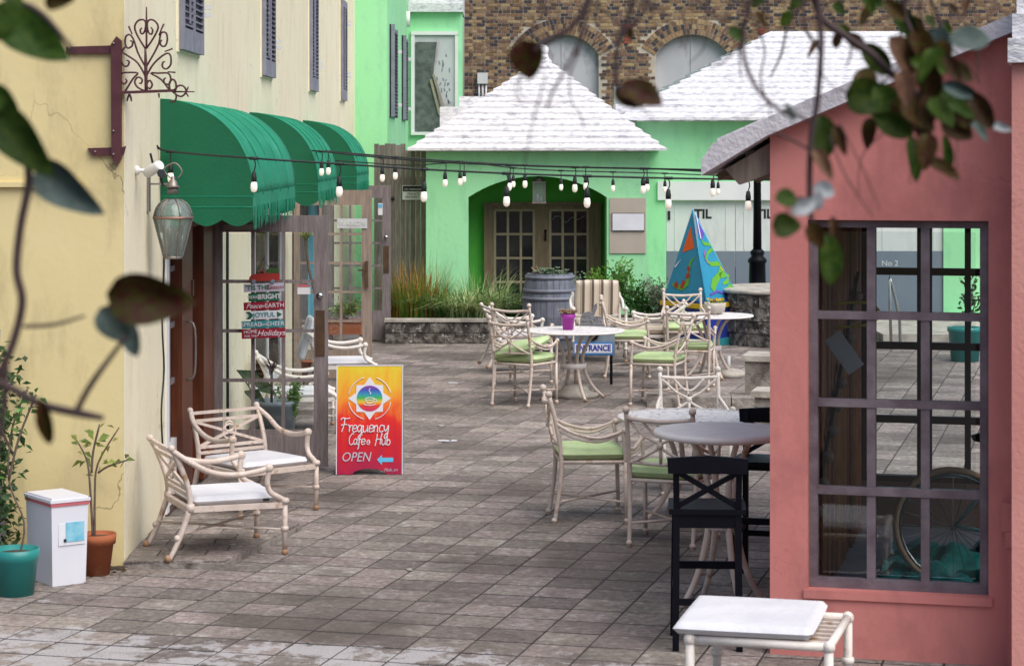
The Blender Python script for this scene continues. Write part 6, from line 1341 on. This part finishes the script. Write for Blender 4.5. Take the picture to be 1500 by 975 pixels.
def branch(label, s2, twigs, leaves):
    t = thing('leafy_branch', label, 'branch', (0, 0, 0), 0, 'out of focus branches in the foreground')
    s2 = s2*1.22
    def P(px, py, ds=0): return W(px, py, s2+ds)
    for k, (pts, r_) in enumerate(twigs): obj('twig', MB().tube([P(*p) for p in pts], [r_]*(len(pts)-1)+[r_*.6], 7, 5), 'twig', t)
    for (px, py, l, wd, ang, m) in leaves:
        key = (m, rnd.randrange(3))
        if key not in LM: LM[key] = leaf_mesh('leaf', 'leaf_'+m, 1, .62, rnd.uniform(.02, .25), rnd.uniform(.1, .3), key[1] == 1)
        d = Vector((math.cos(R(ang)), rnd.uniform(-.35, .35), math.sin(R(ang)))).normalized(); L_ = l/s2
        n_ = Vector((rnd.uniform(-.35, .35), -1, rnd.uniform(-.1, .5))); n_ = (n_-d*n_.dot(d)).normalized(); side = n_.cross(d)
        o = obj('leaf', LM[key], None, t); ds = rnd.uniform(-35, 35)
        k_ = (wd/l)/.66; L_ *= 1.08
        o.matrix_world = Matrix.Translation(P(px, py, ds)-d*L_*.5) @ Matrix(((d.x, side.x, n_.x), (d.y, side.y, n_.y), (d.z, side.z, n_.z))).to_4x4() @ Matrix.Diagonal((L_, L_*k_, L_, 1))
    return t
branch('blurred branch with broad dark leaves at the left edge', 960,
 [([(-60, -60), (0, -10), (60, 20), (110, 78)], .004), ([(-80, 100), (-20, 150), (30, 215), (42, 262), (30, 330), (24, 395), (32, 445), (12, 520), (-30, 600)], .0055),
  ([(-60, 540), (0, 560), (60, 592), (120, 606), (152, 612)], .0055), ([(112, 602), (135, 560), (185, 492)], .004), ([(62, 590), (70, 615)], .004), ([(35, 478), (80, 475), (125, 462)], .0025), ([(10, 520), (5, 600), (-10, 700)], .004)],
 [(50, 55, 115, 68, -32, 'a'), (8, 25, 70, 50, 60, 'a'), (30, 208, 120, 62, -48, 'a'), (98, 278, 110, 58, -38, 'c'), (222, 438, 120, 74, -8, 'b'), (168, 476, 62, 48, -50, 'c'), (190, 492, 60, 34, -70, 'c'), (66, 618, 70, 26, -82, 'b'), (88, 2, 48, 24, 8, 'b'), (8, 150, 60, 30, -50, 'a')])
branch('blurred twig with one drooping round leaf before the pyramid roof', 900,
 [([(880, -80), (862, 0), (835, 40), (800, 62), (782, 75)], .004), ([(862, 0), (850, 60), (812, 130), (800, 160)], .0022), ([(800, 110), (780, 180), (768, 240)], .0012)],
 [(772, 88, 58, 52, -78, 'b')])
branch('blurred twig with a single bronze leaf in the upper middle', 880,
 [([(945, -80), (928, 0), (906, 62), (902, 118), (912, 132)], .0038), ([(906, 62), (930, 30), (960, 8)], .002), ([(930, 150), (960, 175)], .0015)],
 [(938, 138, 66, 48, -18, 'b'), (922, 142, 50, 34, -28, 'b')])
branch('blurred bare twigs hanging left of the pink gable', 860,
 [([(1110, -80), (1098, 0), (1088, 62), (1098, 110), (1125, 148), (1165, 175)], .003), ([(1088, 62), (1060, 90), (1040, 98)], .0018), ([(1125, 148), (1130, 175)], .0015), ([(1000, -40), (1040, 20), (1088, 30)], .002)], [(1157, 165, 30, 12, -60, 'c'), (1115, 30, 30, 14, -60, 'b')])
branch('blurred long hanging stem with small green leaves over the pink wall', 820,
 [([(1200, -90), (1197, 0), (1203, 60), (1197, 150), (1188, 200), (1186, 290), (1192, 350)], .0045), ([(1190, 180), (1160, 165), (1135, 160)], .0022), ([(1188, 220), (1150, 200), (1130, 195)], .002), ([(1187, 290), (1165, 290), (1153, 292)], .0018), ([(1153, 295), (1153, 325)], .0015), ([(1215, 200), (1240, 260), (1280, 320)], .0012), ([(1230, 180), (1265, 250), (1290, 310)], .001)],
 [(1206, 200, 62, 46, -85, 'a'), (1231, 206, 44, 18, -70, 'b'), (1208, 278, 34, 28, -10, 'e'), (1177, 303, 42, 26, 20, 'e'), (1196, 292, 30, 22, 80, 'e'), (1152, 291, 34, 32, 0, 'a'), (1153, 330, 40, 36, 0, 'a'), (1222, 345, 56, 16, -80, 'd'), (1215, 380, 70, 40, -85, 'a'), (1206, 240, 50, 22, -60, 'd'), (1195, 345, 40, 26, -60, 'b')])
branch('blurred crowded leaf cluster at the upper right', 760,
 [([(1180, -60), (1200, 20), (1236, 52), (1275, 78), (1302, 105), (1345, 140), (1395, 175)], .006), ([(1345, 140), (1375, 165), (1420, 185)], .004), ([(1330, -60), (1325, 20), (1355, 80), (1385, 130)], .004), ([(1248, 60), (1245, 85), (1238, 98)], .002), ([(1400, 20), (1430, 60), (1432, 120)], .0015), ([(1340, 200), (1332, 270)], .001), ([(1402, 200), (1400, 270)], .001), ([(1300, 190), (1262, 230), (1258, 290)], .001)],
 [(1276, 143, 72, 56, -8, 'a'), (1300, 150, 60, 45, -60, 'a'), (1332, 88, 84, 50, -48, 'd'), (1328, 36, 84, 30, -52, 'a'), (1352, 70, 60, 36, -60, 'b'), (1376, 68, 58, 42, -58, 'c'), (1421, 57, 60, 42, 5, 'c'), (1436, 161, 58, 34, -58, 'b'), (1410, 133, 60, 22, -20, 'c'), (1310, 184, 58, 38, -30, 'a'), (1345, 170, 60, 40, -40, 'b'), (1404, 190, 54, 36, -20, 'b'), (1357, 222, 50, 30, -98, 'b'), (1386, 226, 54, 20, -82, 'a'), (1468, 187, 30, 14, -15, 'e'), (1386, 152, 46, 34, -30, 'e'), (1362, 118, 50, 40, -70, 'b'), (1325, 130, 50, 30, -80, 'd'), (1380, 165, 50, 34, -50, 'a'), (1274, 6, 34, 16, -60, 'a'), (1435, 190, 40, 18, -50, 'c'), (1350, 192, 44, 30, -30, 'b'), (1395, 100, 40, 20, -60, 'b'), (1310, 15, 40, 24, -40, 'b')]+[(CR.gauss(1345, 52), CR.gauss(135, 42), CR.uniform(34, 66), CR.uniform(20, 38), CR.uniform(-120, -20), CR.choice('aabbabd')) for _ in range(26)])

def wander(px, py, n, step, dirn, wob, rr):
    pts = [(px, py)]; a_ = dirn
    for _ in range(n): a_ += rr.uniform(-wob, wob); pts.append((pts[-1][0]+step*math.cos(a_), pts[-1][1]+step*math.sin(a_)))
    return pts
rr = random.Random(21)
def spray(label, s2, xs, n, leaves):
    tw = []; lv = []
    for k in range(n):
        x = rr.uniform(*xs); main = wander(x, -70, rr.randrange(3, 7), rr.uniform(26, 44), R(90)+rr.uniform(-.5, .5), .5, rr); tw.append((main, rr.uniform(.0010, .0024)))
        for _ in range(rr.randrange(1, 4)):
            p = main[rr.randrange(1, len(main))]; side = wander(p[0], p[1], rr.randrange(2, 4), rr.uniform(14, 30), R(90)+rr.uniform(-1.3, 1.3), .6, rr); tw.append((side, .001))
            if rr.random() < leaves: q = side[-1]; lv.append((q[0], q[1], rr.uniform(18, 36), rr.uniform(9, 20), -rr.uniform(30, 130), rr.choice('abbd')))
    branch(label, s2, tw, lv)
spray('blurred tangle of thin bare twigs across the top centre', 760, (740, 1010), 9, .12)
spray('blurred tangle of thin twigs over the right white roof', 700, (1010, 1230), 10, .3)
spray('blurred fine twigs with small bronze leaves above the pink gable', 640, (1200, 1440), 11, .6)
lt = MB()
for k in range(150):
    u = rnd.random()
    if u < .5: x, y = rnd.uniform(-2.9, -2.35)+rnd.uniform(-.4, .3), 14.0-abs(rnd.gauss(0, .22))
    else: x, y = rnd.uniform(-2.2, 2.5), rnd.uniform(10.8, 22)
    lt.leaf((x, y, .008), (rnd.uniform(-1, 1), rnd.uniform(-1, 1), 0), rnd.uniform(.02, .045), rnd.uniform(.012, .025), (rnd.uniform(-.2, .2), rnd.uniform(-.2, .2), 1), 0)
tag(obj('leaf_litter', lt, leafmat('dry_litter', (.12, .07, .035), (.22, .15, .08), .4, 0, .8), kind='stuff'), 'scattered dry leaf litter on the paving', 'leaves')
ms = MB()
for k in range(500):
    x = rnd.uniform(-3.3, -2.33); y = Y0-.01-abs(rnd.gauss(0, .05)); r_ = rnd.uniform(.01, .03); ms.lathe([(r_, 0), (r_*.7, r_*.3)], 5, (x, y, .0))
tag(obj('dirt_strip', ms, 'earth', kind='stuff'), 'dark crumbly dirt along the foot of the yellow wall', 'dirt')
